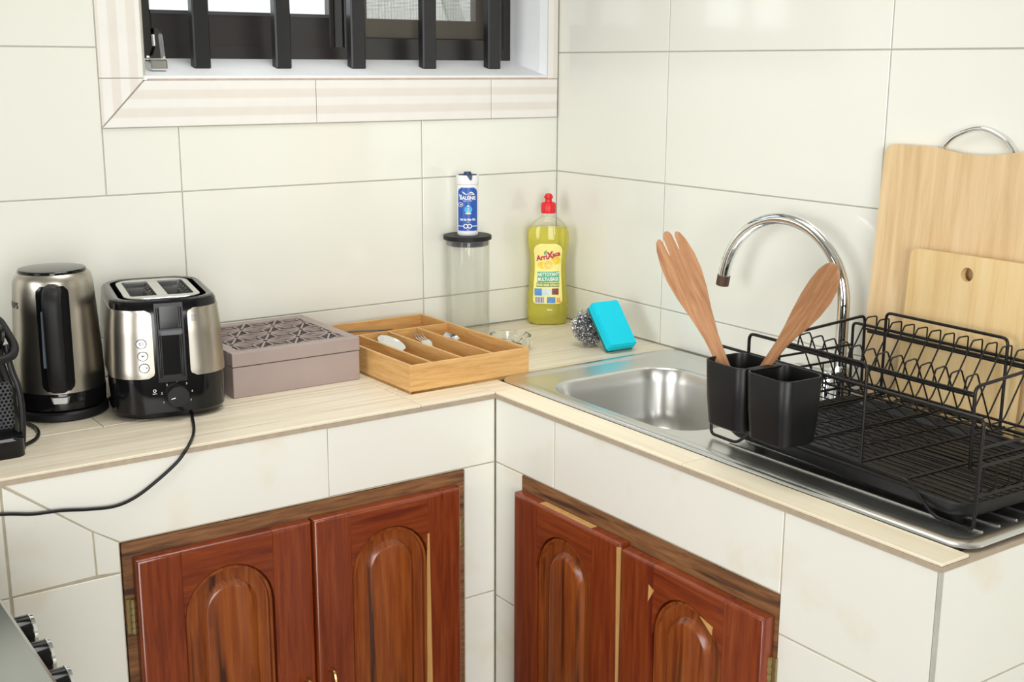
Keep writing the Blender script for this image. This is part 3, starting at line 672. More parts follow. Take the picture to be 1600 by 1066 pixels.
for i, (z, s) in enumerate(((.133, 'o'), (.1125, '*'), (.0925, 'STOP'))):
    u = -.0445 + i * .0012
    ring = MB(); put2d(ring, ring2d(.0064, .0082), tsurf, u, z, .0022); bt = part('button', to)
    bt_m = MB(); put2d(bt_m, disc2d(.0066), tsurf, u, z, .0026); bt_m.build('cap', 'steel', bt); ring.build('button_ring', 'dark_grey', bt)
    ic = MB()
    if i == 2: put2d(ic, text2d('STOP', .0042, .0001), tsurf, u, z, .0031)
    elif i == 0: put2d(ic, ring2d(.0024, .0034, 14), tsurf, u, z, .0031); put2d(ic, rect2d(.001, .003, 1, 1), tsurf, u, z, .0031)
    else:
        for k in range(3): put2d(ic, rect2d(.0068, .0010, 2, 1), tsurf, u, z, .0031, k * PI / 3)
    ic.build('icon', 'print_black', bt)
dm = MB().lathe([(.0185, 0), (.0185, .012), (.0170, .0165), (.001, .017)], 32); do = dm.build('browning_dial', 'black_matt', to, 40); do.location = (.0065, -.131, .0425); do.rotation_euler = (PI / 2, 0, 0)
tk = MB().box(-.012, -.005, -.0006, .0006, .0168, .0176).build('pointer', 'print_white', do); tk.rotation_euler = (0, 0, math.radians(15))
nm = MB()
for k, ch in enumerate('1234567'):
    a = math.radians(208 - k * 39.5); put2d(nm, text2d(ch, .0050), tsurf, .0065 + .0245 * math.cos(a), .0425 + .0235 * math.sin(a), .0008)
put2d(nm, ring2d(.0018, .0027, 12), tsurf, -.0285, .0525, .0008); put2d(nm, rect2d(.0065, .0008, 2, 1), tsurf, -.0285, .0475, .0008)
nm.build('dial_numbers', 'print_white', to)
nm = MB()
for k in range(2):
    for j in range(2): put2d(nm, ring2d(.0013, .0019, 4), tsurf, .0375 + j * .0042, .174 - k * .006, .0022)
    put2d(nm, rect2d(.0075, .0005, 2, 1), tsurf, .0395, .1712 - k * .006, .0022)
nm.build('warning_print', 'print_black', to)
to.scale = (1.155, 1.10, 1.125)
# flex running over the counter edge
def wpt(px, py, pz): return (px, py, pz)
ex, ey = -1.128 + .014 * math.cos(math.radians(-12)) + .128 * math.sin(math.radians(-12)), -.205 - .128 * math.cos(math.radians(-12))
CORDP = [(-1.158, -.335, ZC + .012), (-1.148, -.372, ZC + .0045), (-1.1610, -.4164, ZC + .0035), (-1.1785, -.4696, ZC + .0035), (-1.1967, -.5147, ZC + .0035), (-1.2165, -.553, ZC + .0035), (-1.2330, -.5705, ZC - .006), (-1.2500, -.5710, ZC - .024), (-1.2860, -.5710, ZC - .0495), (-1.3241, -.5710, ZC - .071), (-1.3597, -.5710, ZC - .0798), (-1.4024, -.5710, ZC - .0765), (-1.4489, -.5710, ZC - .0690), (-1.4944, -.571, ZC - .0655), (-1.5432, -.571, ZC - .0555), (-1.66, -.573, ZC - .04)]
cd = MB().tube(spline(CORDP, 7), .0030, 8).build('power_cord', 'black_plastic', None, 60); tag(cd, 'black power cord drooping from the toaster over the counter edge', 'cord')

# ------------------------------------------------------------------ capsule coffee machine at the left edge
cm = tag(empty('coffee_machine', (-1.537, -.300, ZC), 0), 'black coffee machine cut off by the left edge of the picture', 'coffee machine')
mb = MB()
for_z = [(.0, .072, .115), (.012, .076, .118), (.10, .074, .114), (.132, .066, .108), (.150, .062, .105), (.19, .062, .105)]
mb.loft([rrect(w_, l_, .03, z, 6) for z, w_, l_ in for_z]); mb.build('body', 'black_plastic', cm, 40)
mb = MB(); mb.loft([[(x, y, z) for x, z in [((.060 * s) * math.cos(a), .205 + (.046 * s) * math.sin(a)) for a in [2 * PI * k / 24 for k in range(24)]]] for y, s in ((-.125, .86), (-.118, .97), (.06, 1), (.10, .9))]); mb.build('brew_head', 'black_gloss', cm, 40)
MB().tube(bend([(.045, .02, .215), (.074, .0, .212), (.078, -.10, .176), (.06, -.135, .165), (-.06, -.135, .165), (-.078, -.10, .176), (-.074, 0, .212), (-.045, .02, .215)], .03, 5), .0075, 10).build('lever', 'black_matt', cm, 60)
hx = MB(); a = .0042; ox, oz = -.048, .045
for j in range(13):
    for i in range(15):
        cx = ox + i * a * 1.732 + (j % 2) * a * .866; cz = oz + j * a * 1.5
        if cx > .0585: continue
        o6 = [(cx + a * math.sin(PI / 3 * k), cz + a * math.cos(PI / 3 * k)) for k in range(6)]; i6 = [(cx + a * .66 * math.sin(PI / 3 * k), cz + a * .66 * math.cos(PI / 3 * k)) for k in range(6)]
        hx.add([(u, -.1205, v) for u, v in o6] + [(u, -.1205, v) for u, v in i6] + [(u, -.1165, v) for u, v in i6], [(k, (k + 1) % 6, 6 + (k + 1) % 6, 6 + k) for k in range(6)] + [(6 + k, 6 + (k + 1) % 6, 12 + (k + 1) % 6, 12 + k) for k in range(6)])
hx.build('honeycomb_grille', 'dark_grey', cm)
mb = MB(); mb.loft([rrect(.068, .035, .02, z, 5, 0, -.128) for z in (.0, .030)] + [rrect(.064, .031, .02, .034, 5, 0, -.128)]); mb.build('drip_tray', 'black_gloss', cm, 40)
MB().tube(bend([(.070, -.118, .0), (.0755, -.120, .06), (.0735, -.118, .11), (.064, -.112, .14), (.060, -.108, .185)], .03, 4), .0055, 8).build('side_rib', 'black_plastic', cm, 60)
kc = MB().tube(spline([(-1.425, -.255, ZC + .0035), (-1.418, -.320, ZC + .0035), (-1.432, -.375, ZC + .0035), (-1.462, -.408, ZC + .0035), (-1.505, -.432, ZC + .0035), (-1.58, -.455, ZC + .0035), (-1.66, -.46, ZC + .0035)], 7), .0034, 8).build('power_cord', 'black_plastic', None, 60)
tag(kc, 'black power cord lying around the foot of the coffee machine', 'cord')

# ------------------------------------------------------------------ lattice box
bxo = tag(empty('storage_box', (-.8960, -.175, ZC), 0), 'mauve-grey wooden box with a cut-out star lattice lid', 'box')
BWX, BWY = .1415, .141
mb = MB().box(-BWX, BWX, -BWY, BWY, 0, .063, .0015); mb.build('body', 'mauve', bxo)
ld = part('lid', bxo)
fr = MB(); fw = .022
fr.box(-BWX - .0005, BWX + .0005, -BWY - .0005, -BWY + fw, .0645, .0925, .001).box(-BWX - .0005, BWX + .0005, BWY - fw, BWY + .0005, .0645, .0925, .001).box(-BWX - .0005, -BWX + fw, -BWY + fw, BWY - fw, .0645, .0925).box(BWX - fw, BWX + .0005, -BWY + fw, BWY - fw, .0645, .0925)
fr.build('lid_frame', 'mauve', ld)
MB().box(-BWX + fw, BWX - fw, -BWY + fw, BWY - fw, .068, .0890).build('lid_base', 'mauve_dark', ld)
def clip(p, q, xm, ym):
    t0, t1 = 0, 1; d = (q[0] - p[0], q[1] - p[1])
    for pi_, qi in ((-d[0], p[0] + xm), (d[0], xm - p[0]), (-d[1], p[1] + ym), (d[1], ym - p[1])):
        if abs(pi_) < 1e-12:
            if qi < 0: return None
            continue
        r = qi / pi_
        if pi_ < 0: t0 = max(t0, r)
        else: t1 = min(t1, r)
    if t0 >= t1: return None
    return (p[0] + d[0] * t0, p[1] + d[1] * t0), (p[0] + d[0] * t1, p[1] + d[1] * t1)
segs = set(); A_ = .074; xm, ym = BWX - fw, BWY - fw
V2 = lambda i, j: (i * A_ + j * A_ * .5, j * A_ * .866)
def sg(p, q): segs.add((round(p[0], 5), round(p[1], 5), round(q[0], 5), round(q[1], 5)))
for j in range(-4, 4):
    for i in range(-6, 6):
        a, b, c, d = V2(i, j), V2(i + 1, j), V2(i, j + 1), V2(i + 1, j + 1)
        sg(a, b); sg(a, c); sg(b, c)
        for tri in ((a, b, c), (b, d, c)):
            g_ = (sum(t[0] for t in tri) / 3, sum(t[1] for t in tri) / 3)
            for t in tri: sg(t, g_)
lt = MB(); bw = .0019
for x0, y0, x1, y1 in segs:
    cc = clip((x0, y0), (x1, y1), xm, ym)
    if not cc: continue
    (x0, y0), (x1, y1) = cc; L_ = math.hypot(x1 - x0, y1 - y0)
    if L_ < 1e-4: continue
    nx, ny = -(y1 - y0) / L_ * bw, (x1 - x0) / L_ * bw
    lt.prism([(x0 + nx, y0 + ny), (x0 - nx, y0 - ny), (x1 - nx, y1 - ny), (x1 + nx, y1 + ny)], lambda u, v, d: (u, v, d), .0891, .0922)
lt.build('lattice', 'mauve', ld)

# ------------------------------------------------------------------ bamboo cutlery tray and its cutlery
ct = tag(empty('cutlery_tray', (-.5825, -.262, ZC), math.radians(.4)), 'bamboo cutlery tray with long compartments beside the lattice box', 'tray')
TX0, TX1, TY0, TY1, th_ = -.148, .148, -.2225, .2225, .0065; TH = .0605
MB().box(TX0, TX1, TY0, TY1, 0, .006).build('bottom', 'bamboo', ct)
MB().box(TX0, TX1, TY0, TY0 + th_, 0, TH, .0008).build('front_wall', 'bamboo', ct); MB().box(TX0, TX1, TY1 - th_, TY1, 0, TH, .0008).build('back_wall', 'bamboo', ct)
MB().box(TX0, TX0 + th_, TY0 + th_, TY1 - th_, 0, TH, .0008).build('side_wall', 'bamboo_y', ct); MB().box(TX1 - th_, TX1, TY0 + th_, TY1 - th_, 0, TH, .0008).build('side_wall', 'bamboo_y', ct)
YX = .096; MB().box(TX0 + th_, TX1 - th_, YX - .0025, YX + .0025, .006, TH - .001, .0006).build('cross_divider', 'bamboo', ct)
for x in (-.0925, -.0185, .0575): MB().box(x - .0025, x + .0025, TY0 + th_, YX - .0025, .006, TH - .001, .0006).build('divider', 'bamboo_y', ct)
def spoon(name, loc, rz, L_, bl, bwid, lab, cat='spoon', tilt=.0, fork=False):
    e_ = tag(empty(name, loc, rz), lab, cat); e_.rotation_euler = (tilt, 0, rz)
    n = 14; lp = []
    for i in range(n + 1):
        t = i / n; y = t * bl; wv = bwid * math.sqrt(max(.0, 1 - (2 * t - 1) ** 2)) * (1 - .18 * (t - .5)) + .0016
        dp = -.006 * math.sin(PI * t)
        lp.append([(wv * math.cos(a), y, (dp * (1 - math.cos(a) ** 2) if True else 0) + (.0006 if math.sin(a) > 0 else -.0006) * abs(math.sin(a)) + .008) for a in [2 * PI * k / 12 for k in range(12)]])
    if not fork: MB().loft(lp).build('bowl', 'chrome', e_, 60)
    else:
        fm = MB()
        for k in range(4): fm.tube(spline([((k - 1.5) * .0062, bl * .45, .008), ((k - 1.5) * .0066, bl * .8, .006), ((k - 1.5) * .0064, bl * 1.05, .010)], 4), .0014, 6)
        fm.tube(spline([(0, -.002, .009), (0, bl * .2, .008), (0, bl * .47, .008)], 4), [.003, .004, .005, .006, .007, .008, .0095, .0105, .011], 8) if False else fm.prism([(-.003, 0), (.003, 0), (.0115, bl * .3), (.0115, bl * .5), (-.0115, bl * .5), (-.0115, bl * .3)], lambda u, v, d: (u, v, d), .0072, .009)
        fm.build('head', 'chrome', e_, 60)
    MB().loft([[(w_ * sx, y, z + dz) for sx, dz in ((-1, -.0009), (1, -.0009), (1, .0009), (-1, .0009))] for w_, y, z in ((.0028, .003, .008), (.0026, -.02, .010), (.003, -.05, .008), (.0055, -L_ + bl + .01, .004), (.0040, -L_ + bl, .004))]).build('handle', 'chrome', e_)
    return e_
spoon('table_spoon', (-.6395, -.290, ZC + .035), .02, .19, .088, .023, 'large shiny spoon in the bamboo tray, second compartment from the left', tilt=.22)
spoon('fork', (-.560, -.285, ZC + .034), -.03, .19, .060, .02, 'metal fork in the bamboo tray between the two spoons', 'fork', .24, True)
spoon('tea_spoon', (-.484, -.270, ZC + .034), .05, .15, .045, .015, 'small spoon in the rightmost compartment of the bamboo tray', tilt=.26)
kn = tag(empty('knife', (-.662, -.118, ZC + .0575), .0), 'dark knife lying across the rear compartment of the bamboo tray', 'knife'); kn.rotation_euler = (0, .03, -.22)
MB().prism([(-.03, -.008), (.075, -.006), (.092, .004), (-.03, .006)], lambda u, v, d: (u, v, d), -.0008, .0008).build('blade', 'dark_grey', kn); MB().box(-.13, -.03, -.008, .007, -.004, .005, .002).build('handle', 'black_plastic', kn)

# ------------------------------------------------------------------ glass ashtray
at = tag(empty('ashtray', (-.330, -.262, ZC), .3), 'round clear glass ashtray behind the bamboo tray', 'ashtray')
n = 48; prof = [(.044, .0), (.048, .004), (.051, .034), (.049, .036), (.044, .034), (.040, .010), (.001, .008)]
mb = MB(); lp = []
for r, z in prof:
    lp.append([(r * math.cos(2 * PI * j / n), r * math.sin(2 * PI * j / n), z - (.008 if z > .03 and (j % 16) in (0, 1, 15) else 0)) for j in range(n)])
mb.loft(lp).build('dish', 'glass_solid', at, 40)

# ------------------------------------------------------------------ storage jar with salt on it
jx, jy = -.3215, -.068
jr = tag(empty('storage_jar', (jx, jy, ZC)), 'tall clear glass jar with a flat dark lid against the tiles', 'jar')
MB().lathe([(.050, 0), (.0545, .004), (.0545, .236), (.0525, .236), (.0525, .008), (.001, .007)], 48).build('glass_body', 'glass_thin', jr, 40)
lid = MB().lathe([(.0580, .2385), (.0590, .2395), (.0590, .2475), (.0575, .249), (.001, .249)], 48).build('lid', 'black_matt', jr, 40)
MB().lathe([(.050, .224), (.0520, .226), (.0505, .2285), (.0520, .231), (.0505, .2335), (.0515, .2385)], 40).build('seal', 'grey_plastic', lid, 30)
sa = tag(empty('salt_shaker', (-.322, -.070, ZC + .249), math.radians(-33)), 'white salt container with a blue label on the jar lid', 'salt container')
def oval(w_, d_, z, n=32): return [(w_ * math.cos(2 * PI * j / n), d_ * math.sin(2 * PI * j / n), z) for j in range(n)]
MB().loft([oval(.0235, .0185, 0), oval(.0250, .020, .002), oval(.0255, .0205, .006), oval(.0262, .021, .11), oval(.0262, .021, .123)]).build('body', 'white_plastic', sa, 40)
MB().loft([oval(.0268, .0215, .1235), oval(.0272, .0218, .125), oval(.0272, .0218, .143), oval(.0262, .0208, .1455)]).build('cap', 'white_plastic', sa, 40)
fl = MB(); fl.loft([oval(.0225, .0175, .1455), oval(.0220, .017, .1475)]); fl.loft([[(x, y - .004, z) for x, y, z in oval(.0105, .010, .1475)], [(x, y - .002, z) for x, y, z in oval(.008, .008, .1535)]])
fl.prism([(-.0060, .1465), (.0075, .1465), (.0068, .137), (.0035, .1335), (.0005, .136)], lambda u, v, d: (u + .004, -.0215 + d, v), -.0012, .004); fl.build('flip_lid', 'navy', sa, 40)
def ssurf(u, v): 
    w_ = .0255 + .0007 * min(1, v / .11); d_ = w_ * .80; a = math.asin(max(-.98, min(.98, u / w_))); return ((w_ * math.sin(a), -d_ * math.cos(a), v), (math.sin(a), -math.cos(a), 0))
def slab_(t):
    if t > .105: k = math.sqrt(max(0, 1 - ((t - .105) / .012) ** 2)); return (-.0225 * (.55 + .45 * k), .0225 * (.55 + .45 * k))
    return (-.0225, .0225)
lb = MB().patch(ssurf, slab_, .012, .1165, 12, 22, .0004).build('label', 'label_blue', sa, 30)
p_ = MB(); put2d(p_, text2d('BALEINE', .0118, .0004), ssurf, 0, .0915, .0011, sx=.82); put2d(p_, text2d('La', .007, .0002), ssurf, -.017, .0985, .0011); put2d(p_, text2d('depuis 1934', .0042), ssurf, 0, .0848, .0011)
put2d(p_, text2d('Sel de Mer Fin', .0078, .0003, .2), ssurf, 0, .0395, .0011, sx=.78); put2d(p_, text2d('iodé', .0040), ssurf, .001, .0335, .0011)
p_.build('lettering', 'print_white', lb); p_ = MB()
whale = [(-.012, .1045), (-.0135, .108), (-.009, .1055), (-.004, .1020), (.002, .1030), (.006, .1065), (.010, .1070), (.0150, .1020), (.0165, .0990), (.004, .0985), (-.004, .0990), (-.009, .1020)]
put2d(p_, poly2d(whale), ssurf, 0, 0, .0011)
p_.build('whale_print', 'print_white', lb); p_ = MB()
for cx in (-.0045, .0045): put2d(p_, ring2d(.0035, .0058, 16), ssurf, cx, .0235, .0011)
put2d(p_, rect2d(.012, .0018), ssurf, -.0155, .0235, .0011); put2d(p_, rect2d(.012, .0018), ssurf, .0155, .0235, .0011)
p_.build('knot_print', 'print_white', lb); p_ = MB()
put2d(p_, ring2d(.0045, .0055, 16), ssurf, -.0160, .0755, .0011); put2d(p_, poly2d([(-.002, -.002), (.003, -.001), (.001, .003)]), ssurf, -.016, .0755, .0011); put2d(p_, text2d('500g', .0035), ssurf, 0, .0145, .0011)
p_.build('seal_print', 'print_white', lb)
p_ = MB(); put2d(p_, disc2d(.0092, 20), ssurf, .0015, .0640, .0009); p_.build('emblem_disc', 'label_cyan', lb)
p_ = MB(); put2d(p_, poly2d([(-.0022, 0), (.0022, 0), (.0014, .016), (-.0014, .016)]), ssurf, .0015, .0555, .0012); put2d(p_, rect2d(.004, .0025, 2, 1), ssurf, .0015, .0730, .0012); put2d(p_, disc2d(.0072, 14, .32), ssurf, .0015, .0545, .0012); p_.build('lighthouse', 'print_white', lb)
p_ = MB(); [put2d(p_, rect2d(.0034, .0022, 2, 1), ssurf, .0015, z, .0014) for z in (.0585, .0635, .0685)]; p_.build('lighthouse_bands', 'navy', lb)
p_ = MB(); put2d(p_, disc2d(.0052, 12, .28), ssurf, .0015, .0538, .0015); p_.build('lighthouse_rock', 'label_lemon', lb)

# ------------------------------------------------------------------ washing-up liquid
bo = tag(empty('detergent_bottle', (-.0760, -.0680, ZC), math.radians(-36)), 'bottle of yellow lemon cleaner with a red cap in the corner', 'bottle')
BP = [(0, .045), (.004, .050), (.010, .0515), (.042, .0530), (.047, .0512), (.052, .0530), (.08, .0515), (.11, .0490), (.135, .0468), (.158, .0462), (.182, .0485), (.205, .0525), (.222, .0540), (.238, .0530), (.252, .0480), (.264, .0390), (.273, .0270), (.279, .0190), (.287, .0180)]
def bw_(z):
    for (z0, r0), (z1, r1) in zip(BP, BP[1:]):
        if z0 <= z <= z1: return r0 + (r1 - r0) * (z - z0) / (z1 - z0)
    return BP[-1][1]
def bd_(z):
    k = .62 if z < .25 else .62 + .38 * min(1, (z - .25) / .03); return bw_(z) * k
def sup(w_, d_, z, n=40, e_=.82): return [(w_ * math.copysign(abs(math.cos(a)) ** e_, math.cos(a)), d_ * math.copysign(abs(math.sin(a)) ** e_, math.sin(a)), z) for a in [2 * PI * j / n for j in range(n)]]
MB().loft([sup(r, bd_(z), z) for z, r in BP], True, False).build('shell', 'bottle_shell', bo, 60)
MB().loft([sup(r - .0014, bd_(z) - .0014, max(z, .0015)) for z, r in BP if z < .25] + [sup(bw_(.2515) - .0014, bd_(.2515) - .0014, .2515)]).build('liquid', 'liquid', bo, 60)
cp = MB(); cp.lathe([(.0185, .2865), (.0190, .289), (.0190, .309), (.0165, .3135), (.0095, .3145), (.0085, .320), (.0088, .323), (.0118, .325), (.0118, .3275), (.0098, .331), (.0070, .3355), (.001, .3365)], 28); cp.build('cap', 'red_plastic', bo, 40)
def bsurf(u, v):
    w_, d_ = bw_(v), bd_(v); x = max(-.97, min(.97, u / w_)); y = (1 - abs(x) ** (2 / .82)) ** (.82 / 2)
    return ((u, -d_ * y, v), Vector((x * .6, -1, 0)).normalized())
def lrange(t):
    h = bw_(t) * .72; e_ = min(t - .056, .212 - t); rad = .022 if t > .13 else .010
    c = rad - math.sqrt(max(0, rad * rad - max(0, rad - e_) ** 2)); return (-h + c, h - c)
bl_ = MB().patch(bsurf, lrange, .0565, .2115, 14, 34, .0006, .0).build('label', 'label_yellow', bo, 30)
O2 = .0012
p_ = MB(); put2d(p_, disc2d(.0155, 24, .92), bsurf, .0015, .1570, O2); put2d(p_, disc2d(.0125, 20, .8), bsurf, .0200, .1690, O2); put2d(p_, disc2d(.012, 20, .7), bsurf, -.015, .1560, O2 - .0002); p_.build('lemon_print', 'label_lemon', bl_)
p_ = MB(); put2d(p_, ring2d(.0118, .0142, 24), bsurf, .0015, .1570, O2 + .0003); [put2d(p_, rect2d(.024, .0008, 2, 1), bsurf, .0015, .1570, O2 + .0004, k * PI / 4) for k in range(4)]; p_.build('lemon_slice_print', 'label_lemon_pale', bl_)
p_ = MB(); put2d(p_, poly2d([(-.010, .190), (-.003, .196), (-.005, .188), (-.010, .182)]), bsurf, 0, 0, O2); p_.build('leaf_print', 'label_green', bl_); p_ = MB()
put2d(p_, rect2d(.055, .0270, 8, 3), bsurf, .001, .1260, O2, .03); p_.build('green_print', 'label_green', bl_)
p_ = MB(); put2d(p_, rect2d(.058, .0105, 8, 2), bsurf, 0, .1055, O2); p_.build('olive_print', 'label_olive', bl_)
p_ = MB(); put2d(p_, text2d('NETTOYANT', .0125, .0004), bsurf, .001, .1325, O2 + .0006, .03, .72); p_.build('lettering', 'print_white', bl_); p_ = MB(); put2d(p_, text2d('MULTI-USAGE', .0125, .0004), bsurf, .001, .1200, O2 + .0006, .03, .66); p_.build('lettering', 'print_white', bl_)
p_ = MB(); put2d(p_, text2d('FRAÎCHEUR CITRON', .0082, .0003), bsurf, 0, .1053, O2 + .0006, 0, .74); p_.build('lettering', 'label_lemon_pale', bl_)
p_ = MB(); put2d(p_, text2d('Arri', .0190, .0006, .15), bsurf, -.0160, .1755, O2 + .0009, .22, .85); put2d(p_, text2d('X', .0250, .001, .15), bsurf, .0040, .1810, O2 + .0009, .22, .85); put2d(p_, text2d('aca', .0175, .0006, .15), bsurf, .0200, .1850, O2 + .0009, .22, .85); p_.build('lettering', 'label_magenta', bl_)
p_ = MB(); put2d(p_, rect2d(.0185, .0180, 4, 3), bsurf, -.0240, .0870, O2); put2d(p_, rect2d(.0210, .0155, 4, 3), bsurf, .0090, .0665, O2); p_.build('photo_print', 'label_photo_blue', bl_)
p_ = MB(); put2d(p_, rect2d(.0215, .0180, 4, 3), bsurf, -.0035, .0870, O2); p_.build('photo_print', 'label_photo_pale', bl_)
p_ = MB(); put2d(p_, rect2d(.0170, .0160, 4, 3), bsurf, .0190, .0885, O2); p_.build('photo_print', 'label_photo_dark', bl_)
p_ = MB(); put2d(p_, rect2d(.0230, .0175, 4, 3), bsurf, -.0195, .0665, O2); p_.build('barcode_ground', 'print_white', bl_)
p_ = MB(); [put2d(p_, rect2d(.0010 if k % 3 else .0016, .0150, 1, 3), bsurf, -.0295 + k * .0025, .0668, O2 + .0004) for k in range(9)]; p_.build('barcode', 'print_black', bl_)
p_ = MB(); put2d(p_, text2d('1L', .0155, .0006), bsurf, .0275, .0655, O2 + .0004, 0, .8); p_.build('lettering', 'label_orange', bl_)

# ------------------------------------------------------------------ sponge and scourer
ph = math.radians(42)
sp = tag(empty('sponge', (-.1668, -.4193, ZC + .0005), math.radians(-4)), 'bright turquoise sponge leaning on the metal scourer', 'sponge')
M_ = lambda x, t, l: (x, -t * math.cos(ph) + l * math.sin(ph), t * math.sin(ph) + l * math.cos(ph))
def sbox(t0, t1, b):
    bm = bmesh.new(); bmesh.ops.create_cube(bm, size=1)
    for v in bm.verts: v.co = Vector((v.co.x * .076 + .038, v.co.y * (t1 - t0) + (t0 + t1) / 2, v.co.z * .122 + .061))
    bmesh.ops.bevel(bm, geom=list(bm.edges), offset=b, segments=2, affect='EDGES')
    for v in bm.verts: v.co = Vector(M_(*v.co))
    return MB().bm(bm)
sbox(.0045, .029, .003).build('foam', 'sponge', sp, 30); sbox(0, .0047, .001).build('scrub_layer', 'scrub_pad', sp, 30)
sc_ = tag(empty('steel_scourer', (-.1500, -.335, ZC)), 'ball of curly steel wool scourer behind the turquoise sponge', 'scourer')
mb = MB(); rnd = random.Random(3)
for k in range(1100):
    z = rnd.uniform(-1, 1); a = rnd.uniform(0, 2 * PI); q = math.sqrt(1 - z * z); rr = rnd.uniform(.78, 1.0)
    c = Vector((q * math.cos(a) * .043 * rr, q * math.sin(a) * .030 * rr, .043 + z * .041 * rr)); c.y += .30 * (c.z - .04)
    ax = Vector((rnd.gauss(0, 1), rnd.gauss(0, 1), rnd.gauss(0, 1))).normalized(); b = ax.orthogonal().normalized(); d = ax.cross(b); R0 = rnd.uniform(.002, .0042); a0 = rnd.uniform(0, 6)
    pts = [c + (b * math.cos(a0 + t * .75) + d * math.sin(a0 + t * .75)) * R0 + ax * (t * .0008) for t in range(8)]
    pts = [Vector((p.x, p.y, max(.0012, p.z))) for p in pts]
    mb.tube(pts, .0006, 3, False)
mb.build('wool_curls', 'steel_wool', sc_)
MB().loft([[(x * .037 * s, y * .023 * s + .3 * zz * .035, .043 + zz * .035) for x, y in [(math.cos(2 * PI * j / 16), math.sin(2 * PI * j / 16)) for j in range(16)]] for zz, s in [(math.sin(t), max(.02, math.cos(t))) for t in [-PI / 2 + PI * i / 10 for i in range(11)]]]).build('wool_core', 'dark_grey', sc_, 60)

# ------------------------------------------------------------------ cutting boards
def board(name, loc, w_, h, t, r, lab, mat, lean, dip=None, hole=None):
    o = tag(empty(name, loc), lab, 'cutting board'); o.rotation_euler = (0, lean, 0)
    pts = []
    cor = [(-w_ / 2 + r, h - r, PI / 2, PI), (-w_ / 2 + r, r, PI, 1.5 * PI), (w_ / 2 - r, r, 1.5 * PI, 2 * PI), (w_ / 2 - r, h - r, 0, PI / 2)]
    for cx, cz, a0, a1 in cor: pts += [(cx + r * math.cos(a0 + (a1 - a0) * i / 6), cz + r * math.sin(a0 + (a1 - a0) * i / 6)) for i in range(7)]
    if dip: pts += [(dip[0] * math.cos(PI * i / 12), h - dip[1] * (.5 - .5 * math.cos(2 * PI * i / 12))) for i in range(1, 12)]
    bm = bmesh.new(); f = [bm.verts.new((0, u, v)) for u, v in pts]; b = [bm.verts.new((t, u, v)) for u, v in pts]
    n = len(pts)
    if hole is None:
        bm.faces.new(f); bm.faces.new(b[::-1])
        for i in range(n): bm.faces.new((f[i], b[i], b[(i + 1) % n], f[(i + 1) % n]))
        ed = [e for e in bm.edges if (e.verts[0] in f) == (e.verts[1] in f)]
        bmesh.ops.bevel(bm, geom=ed, offset=.0025, segments=2, affect='EDGES')
    else:
        hu, hv, hr = hole; m_ = 24
        hf = [bm.verts.new((0, hu + hr * math.cos(2 * PI * i / m_), hv + hr * math.sin(2 * PI * i / m_))) for i in range(m_)]; hb = [bm.verts.new((t, v.co.y, v.co.z)) for v in hf]
        for i in range(n): bm.faces.new((f[i], b[i], b[(i + 1) % n], f[(i + 1) % n]))
        for i in range(m_): bm.faces.new((hf[i], hf[(i + 1) % m_], hb[(i + 1) % m_], hb[i]))
        for A, B in ((f, hf), (b, hb)):
            eo = [bm.edges.get((A[i], A[(i + 1) % n])) for i in range(n)] + [bm.edges.get((B[i], B[(i + 1) % m_])) for i in range(m_)]
            bmesh.ops.triangle_fill(bm, edges=eo, use_beauty=True)
    MB().bm(bm).build('board', mat, o, 40)
    return o
bb = board('cutting_board', (-.052, -1.2485, ZC + .0085), .385, .505, .016, .018, 'large bamboo cutting board with a metal handle against the tiles', 'board_big', math.radians(3.6), dip=(.085, .010))
MB().tube(spline([(.008, .072, .498), (.008, .068, .508), (.008, .045, .528), (.008, .0, .5415), (.008, -.045, .528), (.008, -.068, .508), (.008, -.072, .498)], 6), .0040, 10).build('handle', 'chrome', bb, 60)
board('cutting_board', (-.078, -1.2815, ZC + .0085), .243, .322, .013, .012, 'small pale cutting board with a round hole in front of the large one', 'board_small', math.radians(3.6), hole=(0, .289, .0125))

# ------------------------------------------------------------------ dish rack: local u along +y (to the left), v towards the wall
rz = math.radians(-2.35)
rk = tag(empty('dish_rack', (-.452, -1.5955, ZC + .0052), rz), 'black wire dish rack with plate slots on the drainboard', 'dish rack')
def rw(name, pts, r=.0027, par=rk, n=7): return MB().tube(pts, r, n).build(name, 'wire_black', par, 60)
Lr, Zb, Ze = .556, .0435, .1680; Dp = .355
W = lambda v, u, z: (v, u, z)             # local x = back, local y = along
def front_frame(v):
    return bend([W(v, .30, Zb), W(v, .120, Zb), W(v, .066, .003), W(v, .0, .003), W(v, -.002, Ze), W(v, Lr + .002, Ze), W(v, Lr, .003), W(v, Lr - .066, .003), W(v, Lr - .12, Zb), W(v, .30, Zb)], .010, 4)
rw('front_frame', front_frame(0), .0029); rw('back_frame', front_frame(Dp), .0029)
for v, nm_ in ((.0, 'front_rail_loop'), (Dp - .012, 'back_rail_loop')):
    rw(nm_, bend([W(v, .211, Zb), W(v, .211, .2035), W(v, .470, .2035), W(v, .470, Zb)], .012, 4), .0029)
for u in (.0, Lr):   # end rails
    for z in (.098, .125): rw('end_rail', [W(0, u, z), W(Dp, u, z)], .0024)
for u in (.012, .1185, .211, .340, .470, Lr - .012): rw('cross_wire', [W(0, u, Zb + .003), W(Dp, u, Zb + .003)], .0026)
nw = 11
